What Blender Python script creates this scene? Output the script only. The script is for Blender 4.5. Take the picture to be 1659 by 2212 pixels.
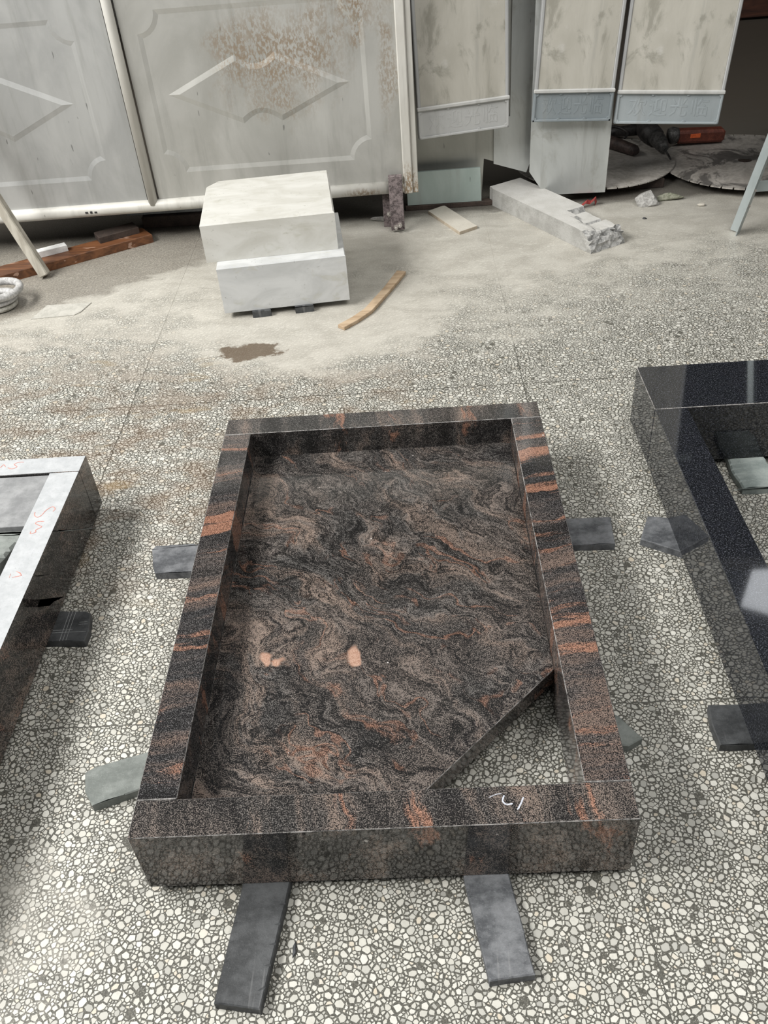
import bpy, bmesh, math, random
import numpy as np
from mathutils import Vector, Matrix
from mathutils.geometry import tessellate_polygon

# ------------------------------------------------------------------ clear
for o in list(bpy.data.objects):
    bpy.data.objects.remove(o)
SC = bpy.context.scene
COL = SC.collection
R = math.radians

# ------------------------------------------------------------------ camera
cam_d = bpy.data.cameras.new('camera')
cam = bpy.data.objects.new('camera', cam_d)
COL.objects.link(cam)
cam.location = (0.0917, -0.7421, 1.4223)
cam.rotation_euler = (0.879473, 0.069756, -0.001186)
cam_d.sensor_fit = 'VERTICAL'
cam_d.sensor_height = 24.0
cam_d.lens = 24.0 * 1906.16 / 2212.0
cam_d.clip_start = 0.02
SC.camera = cam

# ------------------------------------------------------------------ light
W = bpy.data.worlds.new('hall_ambient')
SC.world = W
W.use_nodes = True
W.node_tree.nodes['Background'].inputs[0].default_value = (0.93, 0.965, 1.0, 1)
W.node_tree.nodes['Background'].inputs[1].default_value = 0.11


def area(name, loc, target, sx, sy, power, col=(1, 1, 1)):
    d = bpy.data.lights.new(name, 'AREA')
    d.shape = 'RECTANGLE'; d.size = sx; d.size_y = sy
    d.energy = power; d.color = col
    o = bpy.data.objects.new(name, d); COL.objects.link(o)
    o.location = loc
    o.rotation_euler = (Vector(target) - Vector(loc)).to_track_quat('-Z', 'Y').to_euler()
    return o


# long daylight opening along the left side of the hall, lamp rows under the roof, one added fill
area('side_window', (-3.5, 0.4, 3.9), (0.1, 1.1, 0.0), 4.2, 1.35, 340, (1.0, 0.985, 0.95))
area('roof_light_near', (0.9, -1.6, 4.6), (0.3, 1.2, 0.0), 2.6, 1.2, 55, (1.0, 0.98, 0.94))
area('added_fill_light', (1.8, 0.5, 3.7), (0.9, 0.9, 0.0), 1.3, 1.3, 36, (1.0, 0.98, 0.94))  # added fill light, softens the shadow right of the centre kerb
far_l = area('roof_light_far', (3.49, 4.61, 4.2), (3.49, 4.61, 0.0), 1.2, 1.6, 26, (0.93, 0.96, 1.0))
far_l.rotation_euler = (0, 0, R(-28.5))

SC.view_settings.view_transform = 'Standard'
SC.view_settings.look = 'None'
SC.view_settings.exposure = 0.32
SC.view_settings.gamma = 1.0
SC.view_settings.use_curve_mapping = False

# ------------------------------------------------------------------ node helpers
class NT:
    def __init__(s, name):
        s.m = bpy.data.materials.new(name); s.m.use_nodes = True
        s.t = s.m.node_tree
        s.b = s.t.nodes['Principled BSDF']

    def n(s, typ, **kw):
        x = s.t.nodes.new('ShaderNode' + typ)
        for k, v in kw.items():
            setattr(x, k, v)
        return x

    def l(s, a, b):
        s.t.links.new(a, b)

    def setin(s, sock, v):
        if isinstance(v, bpy.types.NodeSocket):
            s.l(v, sock)
        else:
            if sock.type == 'RGBA' and not isinstance(v, (int, float)) and len(v) == 3:
                v = (*v, 1)
            sock.default_value = v

    def obj(s):
        return s.n('TexCoord').outputs['Object']

    def pos(s):
        return s.n('NewGeometry').outputs['Position']

    def map(s, v, loc=(0, 0, 0), rot=(0, 0, 0), scale=(1, 1, 1)):
        x = s.n('Mapping'); s.l(v, x.inputs[0])
        x.inputs[1].default_value = loc; x.inputs[2].default_value = rot; x.inputs[3].default_value = scale
        return x.outputs[0]

    def noise(s, v, scale, detail=3, rough=0.55, dist=0.0, color=False):
        x = s.n('TexNoise'); s.l(v, x.inputs['Vector'])
        x.inputs['Scale'].default_value = scale; x.inputs['Detail'].default_value = detail
        x.inputs['Roughness'].default_value = rough; x.inputs['Distortion'].default_value = dist
        return x.outputs['Color' if color else 'Fac']

    def math(s, op, a, b=0.0, clamp=False):
        x = s.n('Math', operation=op); x.use_clamp = clamp
        s.setin(x.inputs[0], a); s.setin(x.inputs[1], b)
        return x.outputs[0]

    def vm(s, op, a, b):
        x = s.n('VectorMath', operation=op)
        s.setin(x.inputs[0], a)
        s.setin(x.inputs['Scale'] if op == 'SCALE' else x.inputs[1], b)
        return x.outputs['Value' if op in ('LENGTH', 'DISTANCE', 'DOT_PRODUCT') else 'Vector']

    def step(s, v, a, b, smooth=True):
        x = s.n('MapRange'); x.interpolation_type = 'SMOOTHSTEP' if smooth else 'LINEAR'
        s.setin(x.inputs[0], v); x.inputs[1].default_value = a; x.inputs[2].default_value = b
        return x.outputs[0]

    def mix(s, f, a, b, mode='MIX'):
        x = s.n('Mix', data_type='RGBA', blend_type=mode)
        s.setin(x.inputs[0], f); s.setin(x.inputs[6], a); s.setin(x.inputs[7], b)
        return x.outputs[2]

    def ramp(s, f, stops):
        x = s.n('ValToRGB'); s.l(f, x.inputs[0])
        e = x.color_ramp.elements
        while len(e) < len(stops):
            e.new(0.5)
        for i, (p, c) in enumerate(stops):
            e[i].position = p; e[i].color = (*c, 1) if len(c) == 3 else c
        return x.outputs[0]

    def xyz(s, v):
        x = s.n('SeparateXYZ'); s.l(v, x.inputs[0]); return x.outputs

    def bump(s, h, strength=0.3, dist=0.002):
        x = s.n('Bump'); x.inputs['Strength'].default_value = strength; x.inputs['Distance'].default_value = dist
        s.l(h, x.inputs['Height']); s.l(x.outputs[0], s.b.inputs['Normal'])

    def out(s, color=None, rough=None, metal=None, spec=None, ior=None):
        if color is not None: s.setin(s.b.inputs['Base Color'], color)
        if rough is not None: s.setin(s.b.inputs['Roughness'], rough)
        if metal is not None: s.setin(s.b.inputs['Metallic'], metal)
        if spec is not None: s.setin(s.b.inputs['Specular IOR Level'], spec)
        if ior is not None: s.setin(s.b.inputs['IOR'], ior)
        return s.m


# ------------------------------------------------------------------ materials
def granite(name, loc=(0, 0, 0), flow_rot=0.0, flow_scale=(2, 9, 5), warp=0.08, warp_scale=4.0, bands=0.5, vein=(0.62, 0.70), vein_amt=0.9,
            light=((0.178, 0.168, 0.160), (0.208, 0.175, 0.156), (0.275, 0.210, 0.174)), dens0=0.0, lines=0.0, nodules=(), rough=0.07, axis='Z'):
    """polished multicolour gneiss granite: black and grey grain, brown clouds, orange veins along a flow direction"""
    g = NT(name)
    o = g.obj()
    p = g.map(o, loc=loc)
    w = g.vm('SUBTRACT', g.noise(p, warp_scale, 2, color=True), (0.5, 0.5, 0.5))
    pw = g.vm('ADD', p, g.vm('SCALE', w, warp * 2))
    w2 = g.vm('SUBTRACT', g.noise(p, warp_scale * 3.7, 2, color=True), (0.5, 0.5, 0.5))
    pw = g.vm('ADD', pw, g.vm('SCALE', w2, warp * 0.5))
    rot = {'Z': (0, 0, flow_rot), 'X': (flow_rot, 0, 0), 'Y': (0, flow_rot, 0)}[axis]
    pf = g.map(g.map(pw, rot=rot), scale=flow_scale)
    gr = g.math('ADD', g.math('MULTIPLY', g.noise(o, 470, 2, 0.8), 0.80), g.math('MULTIPLY', g.noise(o, 150, 2, 0.6), 0.20))
    flow = g.noise(pf, 1.0, 4, 0.60)
    flow2 = g.noise(g.map(pf, loc=(7.3, 2.9, 1.3)), 1.0, 4, 0.62)
    cloud = g.noise(g.map(pw, loc=(3.1, 1.7, 0.4)), 4.0, 3, 0.55)
    lc = g.mix(g.step(cloud, 0.36, 0.64), light[0], light[1])
    lc = g.mix(g.math('MULTIPLY', g.step(flow, 0.48, 0.64), 0.85), lc, light[2])
    dens = g.math('ADD', g.math('MULTIPLY', g.math('SUBTRACT', flow, 0.5), bands), g.math('MULTIPLY', g.math('SUBTRACT', cloud, 0.5), bands * 0.45))
    if lines:
        ln = g.step(g.math('ABSOLUTE', g.math('SUBTRACT', flow2, 0.5)), 0.030, 0.004)
        ln2 = g.step(g.math('ABSOLUTE', g.math('SUBTRACT', g.noise(g.map(pf, loc=(1.3, 8.2, 4)), 1.3, 3, 0.6), 0.5)), 0.030, 0.006)
        dens = g.math('ADD', dens, g.math('MULTIPLY', g.math('SUBTRACT', ln, ln2), lines))
    thr = g.math('ADD', g.math('ADD', gr, dens), dens0)
    gm = g.step(thr, 0.465, 0.610)
    base = g.mix(gm, (0.0125, 0.0120, 0.0120), lc)
    gmask = g.step(gr, 0.40, 0.62)
    vm = g.step(g.math('ADD', flow2, g.math('MULTIPLY', g.math('SUBTRACT', gr, 0.5), 0.22)), *vein)
    if lines:   # thin curling threads of orange, broken up
        th = g.step(g.math('ABSOLUTE', g.math('SUBTRACT', g.noise(g.map(pf, loc=(4.4, 0.7, 9)), 0.8, 3, 0.6), 0.5)), 0.024, 0.004)
        th = g.math('MULTIPLY', th, g.step(g.noise(g.map(pw, loc=(2, 6, 1)), 7.0, 3, 0.6), 0.50, 0.62))
        th = g.math('MULTIPLY', th, g.math('ADD', 0.25, g.math('MULTIPLY', gmask, 0.75)))
        vm = g.math('MAXIMUM', vm, th)
    vcol = g.mix(gmask, (0.105, 0.050, 0.034), (0.47, 0.250, 0.172))
    base = g.mix(g.math('MULTIPLY', vm, vein_amt), base, vcol)
    for (nx, ny, nr) in nodules:
        d = g.vm('DISTANCE', g.vm('MULTIPLY', g.vm('ADD', o, g.vm('SCALE', w2, 0.10)), (1, 0.75, 0)), (nx, ny * 0.75, 0))
        m = g.step(g.math('ADD', d, g.math('MULTIPLY', g.math('SUBTRACT', gr, 0.5), 0.02)), nr * 1.1, nr * 0.75)
        base = g.mix(m, base, g.mix(gmask, (0.30, 0.165, 0.115), (0.52, 0.355, 0.275)))
    white = g.step(g.noise(o, 60, 1, 0.5), 0.80, 0.83)
    base = g.mix(white, base, (0.5, 0.47, 0.45))
    return g.out(base, rough, ior=1.52)


GREY_L = ((0.145, 0.142, 0.145), (0.175, 0.152, 0.142), (0.23, 0.165, 0.135))


def kerb_granite(name, loc, axis):
    if axis == 'y':   # a stone that runs front to back: orange bands lie across it
        return granite(name, loc, R(-8), (1.6, 17, 7), 0.022, 9.0, 0.32, (0.545, 0.625), 0.85, GREY_L, -0.005)
    return granite(name, loc, R(78), (2.2, 15, 8), 0.03, 7.0, 0.32, (0.62, 0.70), 0.8, dens0=0.0)


M_KERB_L = kerb_granite('granite_banded', (0.3, 0.2, 0.1), 'y')
M_KERB_R = kerb_granite('granite_banded_orange', (2.4, 1.13, 0.1), 'y')
M_KERB_F = kerb_granite('granite_speckled', (5.4, 0.4, 0.7), 'x')
M_KERB_B = kerb_granite('granite_speckled_dark', (7.7, 3.1, 0.2), 'x')
M_SLAB = granite('granite_swirled', (1.2, 4.1, 0), R(42), (3.6, 14, 6), 0.17, 3.4, 0.22, (0.655, 0.76), 0.60, dens0=-0.004, lines=0.052,
                 nodules=((-0.056, -0.172, 0.021), (-0.218, -0.168, 0.015), (-0.192, -0.176, 0.009)), rough=0.10)
M_SIDE_DARK = granite('granite_side_brown', (9.2, 1.1, 3.3), R(35), (5, 2.4, 12), 0.08, 5.0, 0.42, (0.60, 0.68), 0.6, dens0=-0.02, rough=0.12, axis='X')


def black_granite():
    g = NT('black_granite')
    o = g.obj()
    n1 = g.noise(o, 330, 2, 0.7); n2 = g.noise(o, 60, 3, 0.6)
    c = g.mix(g.step(n1, 0.50, 0.68), (0.008, 0.009, 0.011), (0.075, 0.080, 0.095))
    c = g.mix(g.math('MULTIPLY', g.step(n2, 0.45, 0.7), 0.35), c, (0.02, 0.022, 0.03))
    return g.out(c, 0.045, ior=1.6)


M_BLACK = black_granite()


def sawn(name, a, b, sc=1.0):
    """dry sawn stone with fine pits"""
    g = NT(name); o = g.obj()
    n = g.noise(o, 30 * sc, 5, 0.65); f = g.noise(o, 260, 2, 0.7)
    c = g.mix(g.step(n, 0.3, 0.72), a, b)
    c = g.mix(g.math('MULTIPLY', g.step(f, 0.58, 0.72), 0.35), c, (a[0] * 0.55, a[1] * 0.55, a[2] * 0.55))
    g.bump(f, 0.25, 0.001)
    return g.out(c, 0.8)


M_SAWN_PALE = sawn('sawn_granite_pale', (0.40, 0.415, 0.43), (0.50, 0.515, 0.53))
M_SAWN_GREY = sawn('sawn_granite_grey', (0.20, 0.205, 0.21), (0.32, 0.325, 0.33))


def slate(name, a, b, streak=0.3):
    g = NT(name); o = g.obj()
    n = g.noise(g.map(o, scale=(1, 1.3, 1)), 16, 6, 0.72, 0.0); f = g.noise(o, 330, 3, 0.8)
    sc = g.noise(g.map(o, rot=(0, 0, 0.5), scale=(90, 5, 10)), 1.0, 3, 0.6)
    c = g.mix(g.step(n, 0.35, 0.68), a, b)
    c = g.mix(g.math('MULTIPLY', g.step(sc, 0.60, 0.72), streak), c, (0.28, 0.28, 0.28))
    c = g.mix(g.math('MULTIPLY', g.step(f, 0.56, 0.70), 0.35), c, (b[0] * 1.6, b[1] * 1.6, b[2] * 1.6))
    g.bump(g.math('ADD', n, g.math('MULTIPLY', f, 0.3)), 0.5, 0.003)
    return g.out(c, 0.62)


M_SLATE = slate('slate_dark', (0.026, 0.028, 0.030), (0.080, 0.084, 0.088))
M_SLATE_DUST = slate('slate_dusty', (0.055, 0.059, 0.066), (0.20, 0.208, 0.22), 0.4)
M_SLATE_GREEN = slate('slate_green_grey', (0.13, 0.145, 0.135), (0.24, 0.26, 0.245), 0.4)
M_SLATE_PALE = slate('slate_pale_green', (0.22, 0.26, 0.25), (0.36, 0.40, 0.385), 0.5)


def marble(name, a, b):
    g = NT(name); o = g.obj()
    n = g.noise(g.map(o, rot=(0.2, 0.1, 0.4), scale=(1, 2.2, 2)), 6, 5, 0.6, 0.8)
    v = g.noise(g.map(o, scale=(2, 6, 4)), 5, 4, 0.6, 1.5)
    p = g.noise(o, 95, 3, 0.7); bl = g.noise(o, 20, 3, 0.6)
    c = g.mix(g.step(n, 0.3, 0.7), a, b)
    c = g.mix(g.math('MULTIPLY', g.step(v, 0.56, 0.72), 0.45), c, (0.46, 0.45, 0.37))
    c = g.mix(g.math('MULTIPLY', g.math('MULTIPLY', g.step(p, 0.60, 0.72), g.step(bl, 0.48, 0.62)), 0.6), c, (0.20, 0.20, 0.18))
    return g.out(c, 0.45)


M_MARBLE_A = marble('marble_cream', (0.54, 0.53, 0.485), (0.66, 0.655, 0.62))
M_MARBLE_B = marble('marble_grey_white', (0.50, 0.51, 0.51), (0.64, 0.65, 0.65))


def galv(name, a, b, warm=0.0, rough=0.42, metal=0.35, rust=None, mottle=0.0):
    """dusty galvanised or painted sheet"""
    g = NT(name); o = g.obj()
    n = g.noise(g.map(o, scale=(1, 1, 0.5)), 5, 5, 0.6, 0.5); st = g.noise(g.map(o, rot=(0, R(12), 0), scale=(26, 26, 2.2)), 1.0, 4, 0.65)
    f = g.noise(o, 130, 3, 0.7)
    c = g.mix(g.step(n, 0.32, 0.68), a, b)
    c = g.mix(g.math('MULTIPLY', g.step(st, 0.52, 0.74), 0.30), c, (0.27, 0.27, 0.25))
    c = g.mix(g.math('MULTIPLY', g.step(f, 0.60, 0.75), 0.16), c, (0.62, 0.62, 0.60))
    ms = g.noise(g.map(o, rot=(0, R(-20), 0), scale=(60, 60, 14)), 1.0, 2, 0.5)
    c = g.mix(g.math('MULTIPLY', g.step(ms, 0.74, 0.78), 0.55), c, (0.07, 0.07, 0.065))
    if mottle:
        mo = g.noise(g.map(o, loc=(2, 1, 5), rot=(0, R(30), 0), scale=(1, 1, 0.6)), 7, 7, 0.68, 1.2)
        c = g.mix(g.math('MULTIPLY', g.step(mo, 0.50, 0.64), mottle), c, (0.255, 0.245, 0.205))
        c = g.mix(g.math('MULTIPLY', g.step(g.noise(g.map(o, loc=(9, 3, 1)), 5, 6, 0.65, 0.8), 0.58, 0.70), mottle * 0.6), c, (0.62, 0.61, 0.58))
    if rust:
        for (x, z, rx, rz, amt) in rust:
            q = g.vm('MULTIPLY', g.vm('SUBTRACT', o, (x, 0, z)), (1 / rx, 0, 1 / rz))
            d = g.vm('LENGTH', q, (0, 0, 0))
            k = g.math('ADD', d, g.math('MULTIPLY', g.math('SUBTRACT', g.noise(g.map(o, scale=(1, 1, 0.7)), 9, 4, 0.6), 0.5), 1.6))
            sp = g.noise(g.map(o, rot=(0, R(15), 0), scale=(120, 120, 60)), 1.0, 3, 0.7)
            m = g.math('MULTIPLY', g.step(k, 1.0, 0.25), g.step(sp, 0.40, 0.58))
            c = g.mix(g.math('MULTIPLY', m, amt), c, (0.27, 0.185, 0.105))
    g.bump(f, 0.06, 0.001)
    return g.out(c, rough, metal)


M_GATE_R = galv('gate_sheet_rusted', (0.40, 0.397, 0.37), (0.52, 0.517, 0.49), rust=((0.57, 0.66, 0.30, 0.24, 0.70), (0.90, 0.95, 0.26, 0.26, 0.90), (0.97, 0.60, 0.05, 0.25, 0.5)))
M_GATE_L = galv('gate_sheet', (0.38, 0.385, 0.38), (0.50, 0.505, 0.495))
M_GATE_FRAME = galv('gate_frame_paint', (0.56, 0.545, 0.50), (0.68, 0.67, 0.63), rough=0.5, metal=0.1, rust=((1.03, 0.16, 0.05, 0.16, 0.9), (0.87, 0.16, 0.12, 0.03, 0.8)))
M_SHEET = galv('backing_sheet', (0.42, 0.425, 0.39), (0.53, 0.535, 0.50), rough=0.35, metal=0.35)
M_SHEET2 = galv('steel_strip', (0.50, 0.52, 0.51), (0.62, 0.64, 0.63), rough=0.3, metal=0.40, mottle=0.35)
M_PANEL = galv('panel_dusty', (0.42, 0.402, 0.35), (0.55, 0.53, 0.475), rough=0.6, metal=0.0, mottle=0.7)
M_PANEL_EDGE = galv('panel_edge', (0.38, 0.385, 0.385), (0.48, 0.485, 0.485), rough=0.5, metal=0.1)
M_PLAQ_A = galv('plaque_pale', (0.46, 0.465, 0.46), (0.53, 0.535, 0.525), rough=0.5, metal=0.1)
M_PLAQ_B = galv('plaque_blue_grey', (0.24, 0.275, 0.295), (0.31, 0.345, 0.365), rough=0.45, metal=0.2)
M_PLAQ_C = galv('plaque_light_blue_grey', (0.34, 0.38, 0.40), (0.42, 0.46, 0.48), rough=0.45, metal=0.2)
M_MOULD = galv('plaque_moulding', (0.50, 0.50, 0.485), (0.60, 0.60, 0.585), rough=0.5, metal=0.05)
M_BOARD_GREEN = galv('pale_green_board', (0.33, 0.40, 0.375), (0.43, 0.50, 0.475), rough=0.35, metal=0.0)
M_STEEL = galv('angle_steel', (0.38, 0.43, 0.44), (0.50, 0.55, 0.555), rough=0.4, metal=0.4)


def simple(name, a, b, scale=30, rough=0.7, metal=0.0, fine=150, bump=0.3, oil=0.0):
    g = NT(name); o = g.obj()
    n = g.noise(o, scale, 4, 0.6); f = g.noise(o, fine, 2, 0.7)
    c = g.mix(g.step(g.math('ADD', g.math('MULTIPLY', n, 0.6), g.math('MULTIPLY', f, 0.4)), 0.38, 0.62), a, b)
    if oil:
        c = g.mix(g.math('MULTIPLY', g.step(g.noise(g.map(o, loc=(1.3, 0.4, 0)), 5.5, 6, 0.7, 0.9), 0.50, 0.60), oil), c, (0.05, 0.048, 0.046))
    if bump: g.bump(f, bump, 0.002)
    return g.out(c, rough, metal)


M_RUST = simple('rusted_iron', (0.075, 0.060, 0.060), (0.26, 0.215, 0.215), 60, 0.85, 0, 260, 0.8)
M_BOLT = simple('dusty_bolt', (0.25, 0.22, 0.20), (0.55, 0.52, 0.48), 90, 0.8)
M_CONC = simple('concrete', (0.33, 0.325, 0.305), (0.45, 0.445, 0.425), 18, 0.9, 0, 200, 0.4)
M_CONC_TOP = simple('concrete_pale_top', (0.52, 0.51, 0.48), (0.61, 0.60, 0.575), 16, 0.9, 0, 220, 0.15)  # paler tone for the top face
M_CONC_BREAK = simple('concrete_broken', (0.22, 0.22, 0.215), (0.50, 0.495, 0.48), 45, 0.95, 0, 120, 1.0)
M_TILE = simple('beige_tile', (0.56, 0.525, 0.455), (0.64, 0.605, 0.53), 12, 0.6, 0, 200, 0.05)
M_TILE_EDGE = simple('beige_tile_edge', (0.40, 0.34, 0.26), (0.50, 0.43, 0.34), 40, 0.8)
M_BLADE = simple('saw_blade_steel', (0.36, 0.335, 0.30), (0.56, 0.53, 0.49), 7, 0.6, 0.1, 60, 0.05)
M_BLADE_OILY = simple('saw_blade_oily', (0.33, 0.305, 0.275), (0.50, 0.47, 0.43), 7, 0.6, 0.1, 60, 0.05, 0.75)
M_TOOL_BLACK = simple('tool_black', (0.012, 0.011, 0.011), (0.045, 0.040, 0.038), 40, 0.55)
M_TOOL_GREY = simple('tool_metal', (0.05, 0.05, 0.048), (0.16, 0.155, 0.15), 60, 0.5, 0.4)
M_TOOL_RED = simple('tool_red_brown', (0.10, 0.026, 0.016), (0.20, 0.055, 0.032), 25, 0.6)
M_ORANGE = simple('orange_sticker', (0.72, 0.12, 0.03), (0.82, 0.17, 0.05), 25, 0.5, 0, 100, 0)
M_RED = simple('red_cloth', (0.25, 0.03, 0.03), (0.42, 0.07, 0.06), 60, 0.9)
M_GREEN_SCRAP = simple('green_grey_scrap', (0.16, 0.17, 0.12), (0.33, 0.33, 0.26), 50, 0.9)
M_RUBBLE = simple('rubble_stone', (0.27, 0.265, 0.25), (0.47, 0.46, 0.44), 30, 0.95, 0, 120, 0.8)
M_RING = simple('grey_ring', (0.33, 0.325, 0.32), (0.58, 0.575, 0.57), 40, 0.8)
M_RING_BASE = simple('grey_ring_base', (0.30, 0.29, 0.24), (0.50, 0.49, 0.45), 40, 0.8)
M_DUSTPLATE = simple('dusty_plate', (0.41, 0.40, 0.36), (0.52, 0.505, 0.46), 25, 0.9)
M_WHITEBLOCK = simple('white_offcut', (0.62, 0.62, 0.61), (0.76, 0.76, 0.75), 30, 0.7)
M_DARKBOARD = simple('dark_board', (0.035, 0.025, 0.020), (0.065, 0.045, 0.036), 20, 0.8)
M_GREYBOARD = simple('grey_board', (0.24, 0.25, 0.25), (0.34, 0.35, 0.35), 20, 0.7)
M_CHALK = simple('chalk', (0.40, 0.42, 0.48), (0.62, 0.64, 0.70), 200, 0.9, 0, 500, 0)
M_CRAYON = simple('red_crayon', (0.48, 0.17, 0.13), (0.62, 0.33, 0.28), 200, 0.9, 0, 500, 0)
M_ARRIS = simple('edge_highlight_and_joint', (0.04, 0.038, 0.036), (0.36, 0.345, 0.335), 60, 0.5, 0, 400, 0)  # pale tone of the painted edge highlights and of the joint lines
M_SCRATCH = simple('scratched_slate', (0.22, 0.23, 0.23), (0.36, 0.37, 0.37), 200, 0.9, 0, 500, 0)
M_INK = simple('black_ink', (0.02, 0.02, 0.02), (0.05, 0.05, 0.05), 80, 0.8, 0, 300, 0)
M_DARKWALL = simple('dark_wall', (0.10, 0.095, 0.085), (0.16, 0.15, 0.135), 6, 0.9, 0, 60, 0.1)


def wood(name, a, b, axis='x', rough=0.7, chips=None):
    g = NT(name); o = g.obj()
    sc = (3, 40, 40) if axis == 'x' else (40, 3, 40) if axis == 'y' else (40, 40, 3)
    n = g.noise(g.map(o, scale=sc), 1.0, 4, 0.6, 0.4); f = g.noise(o, 14, 3, 0.6)
    c = g.mix(g.step(n, 0.35, 0.65), a, b)
    c = g.mix(g.math('MULTIPLY', g.step(f, 0.5, 0.72), 0.4), c, (a[0] * 0.6, a[1] * 0.6, a[2] * 0.6))
    if chips:
        c = g.mix(g.math('MULTIPLY', g.step(g.noise(g.map(o, scale=(6, 30, 30)), 1.0, 3, 0.6), 0.63, 0.66), chips), c, (0.42, 0.27, 0.20))
    g.bump(n, 0.3, 0.002)
    return g.out(c, rough)


M_PLANK = wood('brown_plank', (0.085, 0.034, 0.015), (0.20, 0.082, 0.034), 'x', 0.5, 0.8)
M_STICK = wood('raw_pine', (0.40, 0.285, 0.18), (0.54, 0.41, 0.28), 'x')
M_POLE = wood('weathered_pole', (0.40, 0.37, 0.31), (0.56, 0.53, 0.46), 'z')
M_DARKWOOD = wood('dark_red_wood', (0.035, 0.012, 0.007), (0.085, 0.030, 0.016), 'x')


def floor_dirt_and_shade(g, base, is_chip):
    """dust film, brown dirt and the dried stain on the terrazzo, plus shade painted into the colour, by place on the floor"""
    p = g.pos(); s = g.xyz(p)
    big = g.noise(p, 2.3, 5, 0.62, 0.4); mid = g.noise(g.map(p, scale=(1, 1.6, 1)), 7, 5, 0.65, 0.3); fine = g.noise(p, 140, 2, 0.7)
    # pale stone dust, thicker towards the gate
    far = g.step(s[1], 1.35, 2.75, False)
    d = g.math('ADD', g.math('ADD', g.math('MULTIPLY', far, 0.75), g.math('MULTIPLY', big, 0.55)), g.math('MULTIPLY', mid, 0.55))
    d = g.math('ADD', d, g.math('MULTIPLY', g.math('SUBTRACT', fine, 0.5), 0.25))
    # bare sweep on the right keeps its chips longer
    right = g.step(s[0], 0.35, 1.1)
    d = g.math('SUBTRACT', d, g.math('MULTIPLY', right, 0.16))
    left_near = g.math('MULTIPLY', g.step(s[0], -0.25, -0.65), g.step(s[1], 0.25, -0.05))
    d = g.math('ADD', d, g.math('MULTIPLY', left_near, 0.34))
    blockdust = g.step(g.vm('DISTANCE', g.vm('MULTIPLY', p, (1, 1.3, 0)), (-0.25, 2.60, 0)), 0.62, 0.15)
    d = g.math('ADD', d, g.math('MULTIPLY', blockdust, 0.30))
    dust = g.math('MULTIPLY', g.step(d, 0.70, 1.08), 0.90)
    # brown traffic dirt on the left behind the kerb set
    bx = g.math('MULTIPLY', g.step(s[0], 0.40, -0.15), g.math('MULTIPLY', g.step(s[1], 0.55, 1.0), g.step(s[1], 2.75, 2.0)))
    br = g.math('MULTIPLY', bx, g.step(g.math('ADD', g.math('MULTIPLY', mid, 0.65), g.math('MULTIPLY', big, 0.35)), 0.43, 0.62))
    c = g.mix(g.math('MULTIPLY', br, 0.55 if is_chip else 0.9), base, (0.235, 0.165, 0.11) if is_chip else (0.10, 0.068, 0.042))
    ochre = g.math('MULTIPLY', bx, g.step(g.noise(g.map(p, loc=(4, 2, 0), scale=(1, 2, 1)), 4.5, 4, 0.6), 0.60, 0.72))
    c = g.mix(g.math('MULTIPLY', ochre, 0.5), c, (0.30, 0.21, 0.10))
    dcol = g.mix(g.step(mid, 0.35, 0.65), (0.47, 0.447, 0.395), (0.58, 0.558, 0.50))
    c = g.mix(dust, c, dcol)
    # bare grimy patch without dust by the plank under the gate
    e = g.math('ADD', g.math('SUBTRACT', s[1], g.math('MULTIPLY', s[0], 0.6)), g.math('MULTIPLY', g.math('SUBTRACT', mid, 0.5), 0.30))
    grime = g.math('MULTIPLY', g.step(e, 3.00, 3.07), g.step(g.math('ADD', s[0], g.math('MULTIPLY', g.math('SUBTRACT', big, 0.5), 0.5)), -0.50, -0.80))
    c = g.mix(g.math('MULTIPLY', grime, 0.72), c, g.mix(g.step(fine, 0.40, 0.66), (0.135, 0.120, 0.10), (0.30, 0.27, 0.225)))
    # shade under the blades and behind the gate, put into the floor colour
    c = g.mix(g.math('MULTIPLY', g.step(g.math('ADD', s[1], g.math('MULTIPLY', g.math('SUBTRACT', mid, 0.5), 0.12)), 2.905, 2.965), 0.80), c, (0.075, 0.066, 0.055))
    # darkness of the bay behind the signs, painted onto its floor
    c = g.mix(g.math('MULTIPLY', g.step(g.math('ADD', s[1], g.math('MULTIPLY', mid, 0.8)), 3.55, 4.7), 0.88), c, (0.105, 0.090, 0.072))
    # dried stain
    q = g.vm('MULTIPLY', g.vm('SUBTRACT', p, (-0.455, 1.852, 0)), (1 / 0.118, 1 / 0.060, 0))
    k = g.math('ADD', g.vm('LENGTH', q, (0, 0, 0)), g.math('MULTIPLY', g.math('SUBTRACT', g.noise(g.map(p, scale=(1, 1, 1)), 16, 5, 0.7), 0.5), 1.9))
    c = g.mix(g.math('MULTIPLY', g.step(k, 1.02, 0.78), 0.86), c, (0.105, 0.068, 0.036))
    return c, dust


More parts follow.
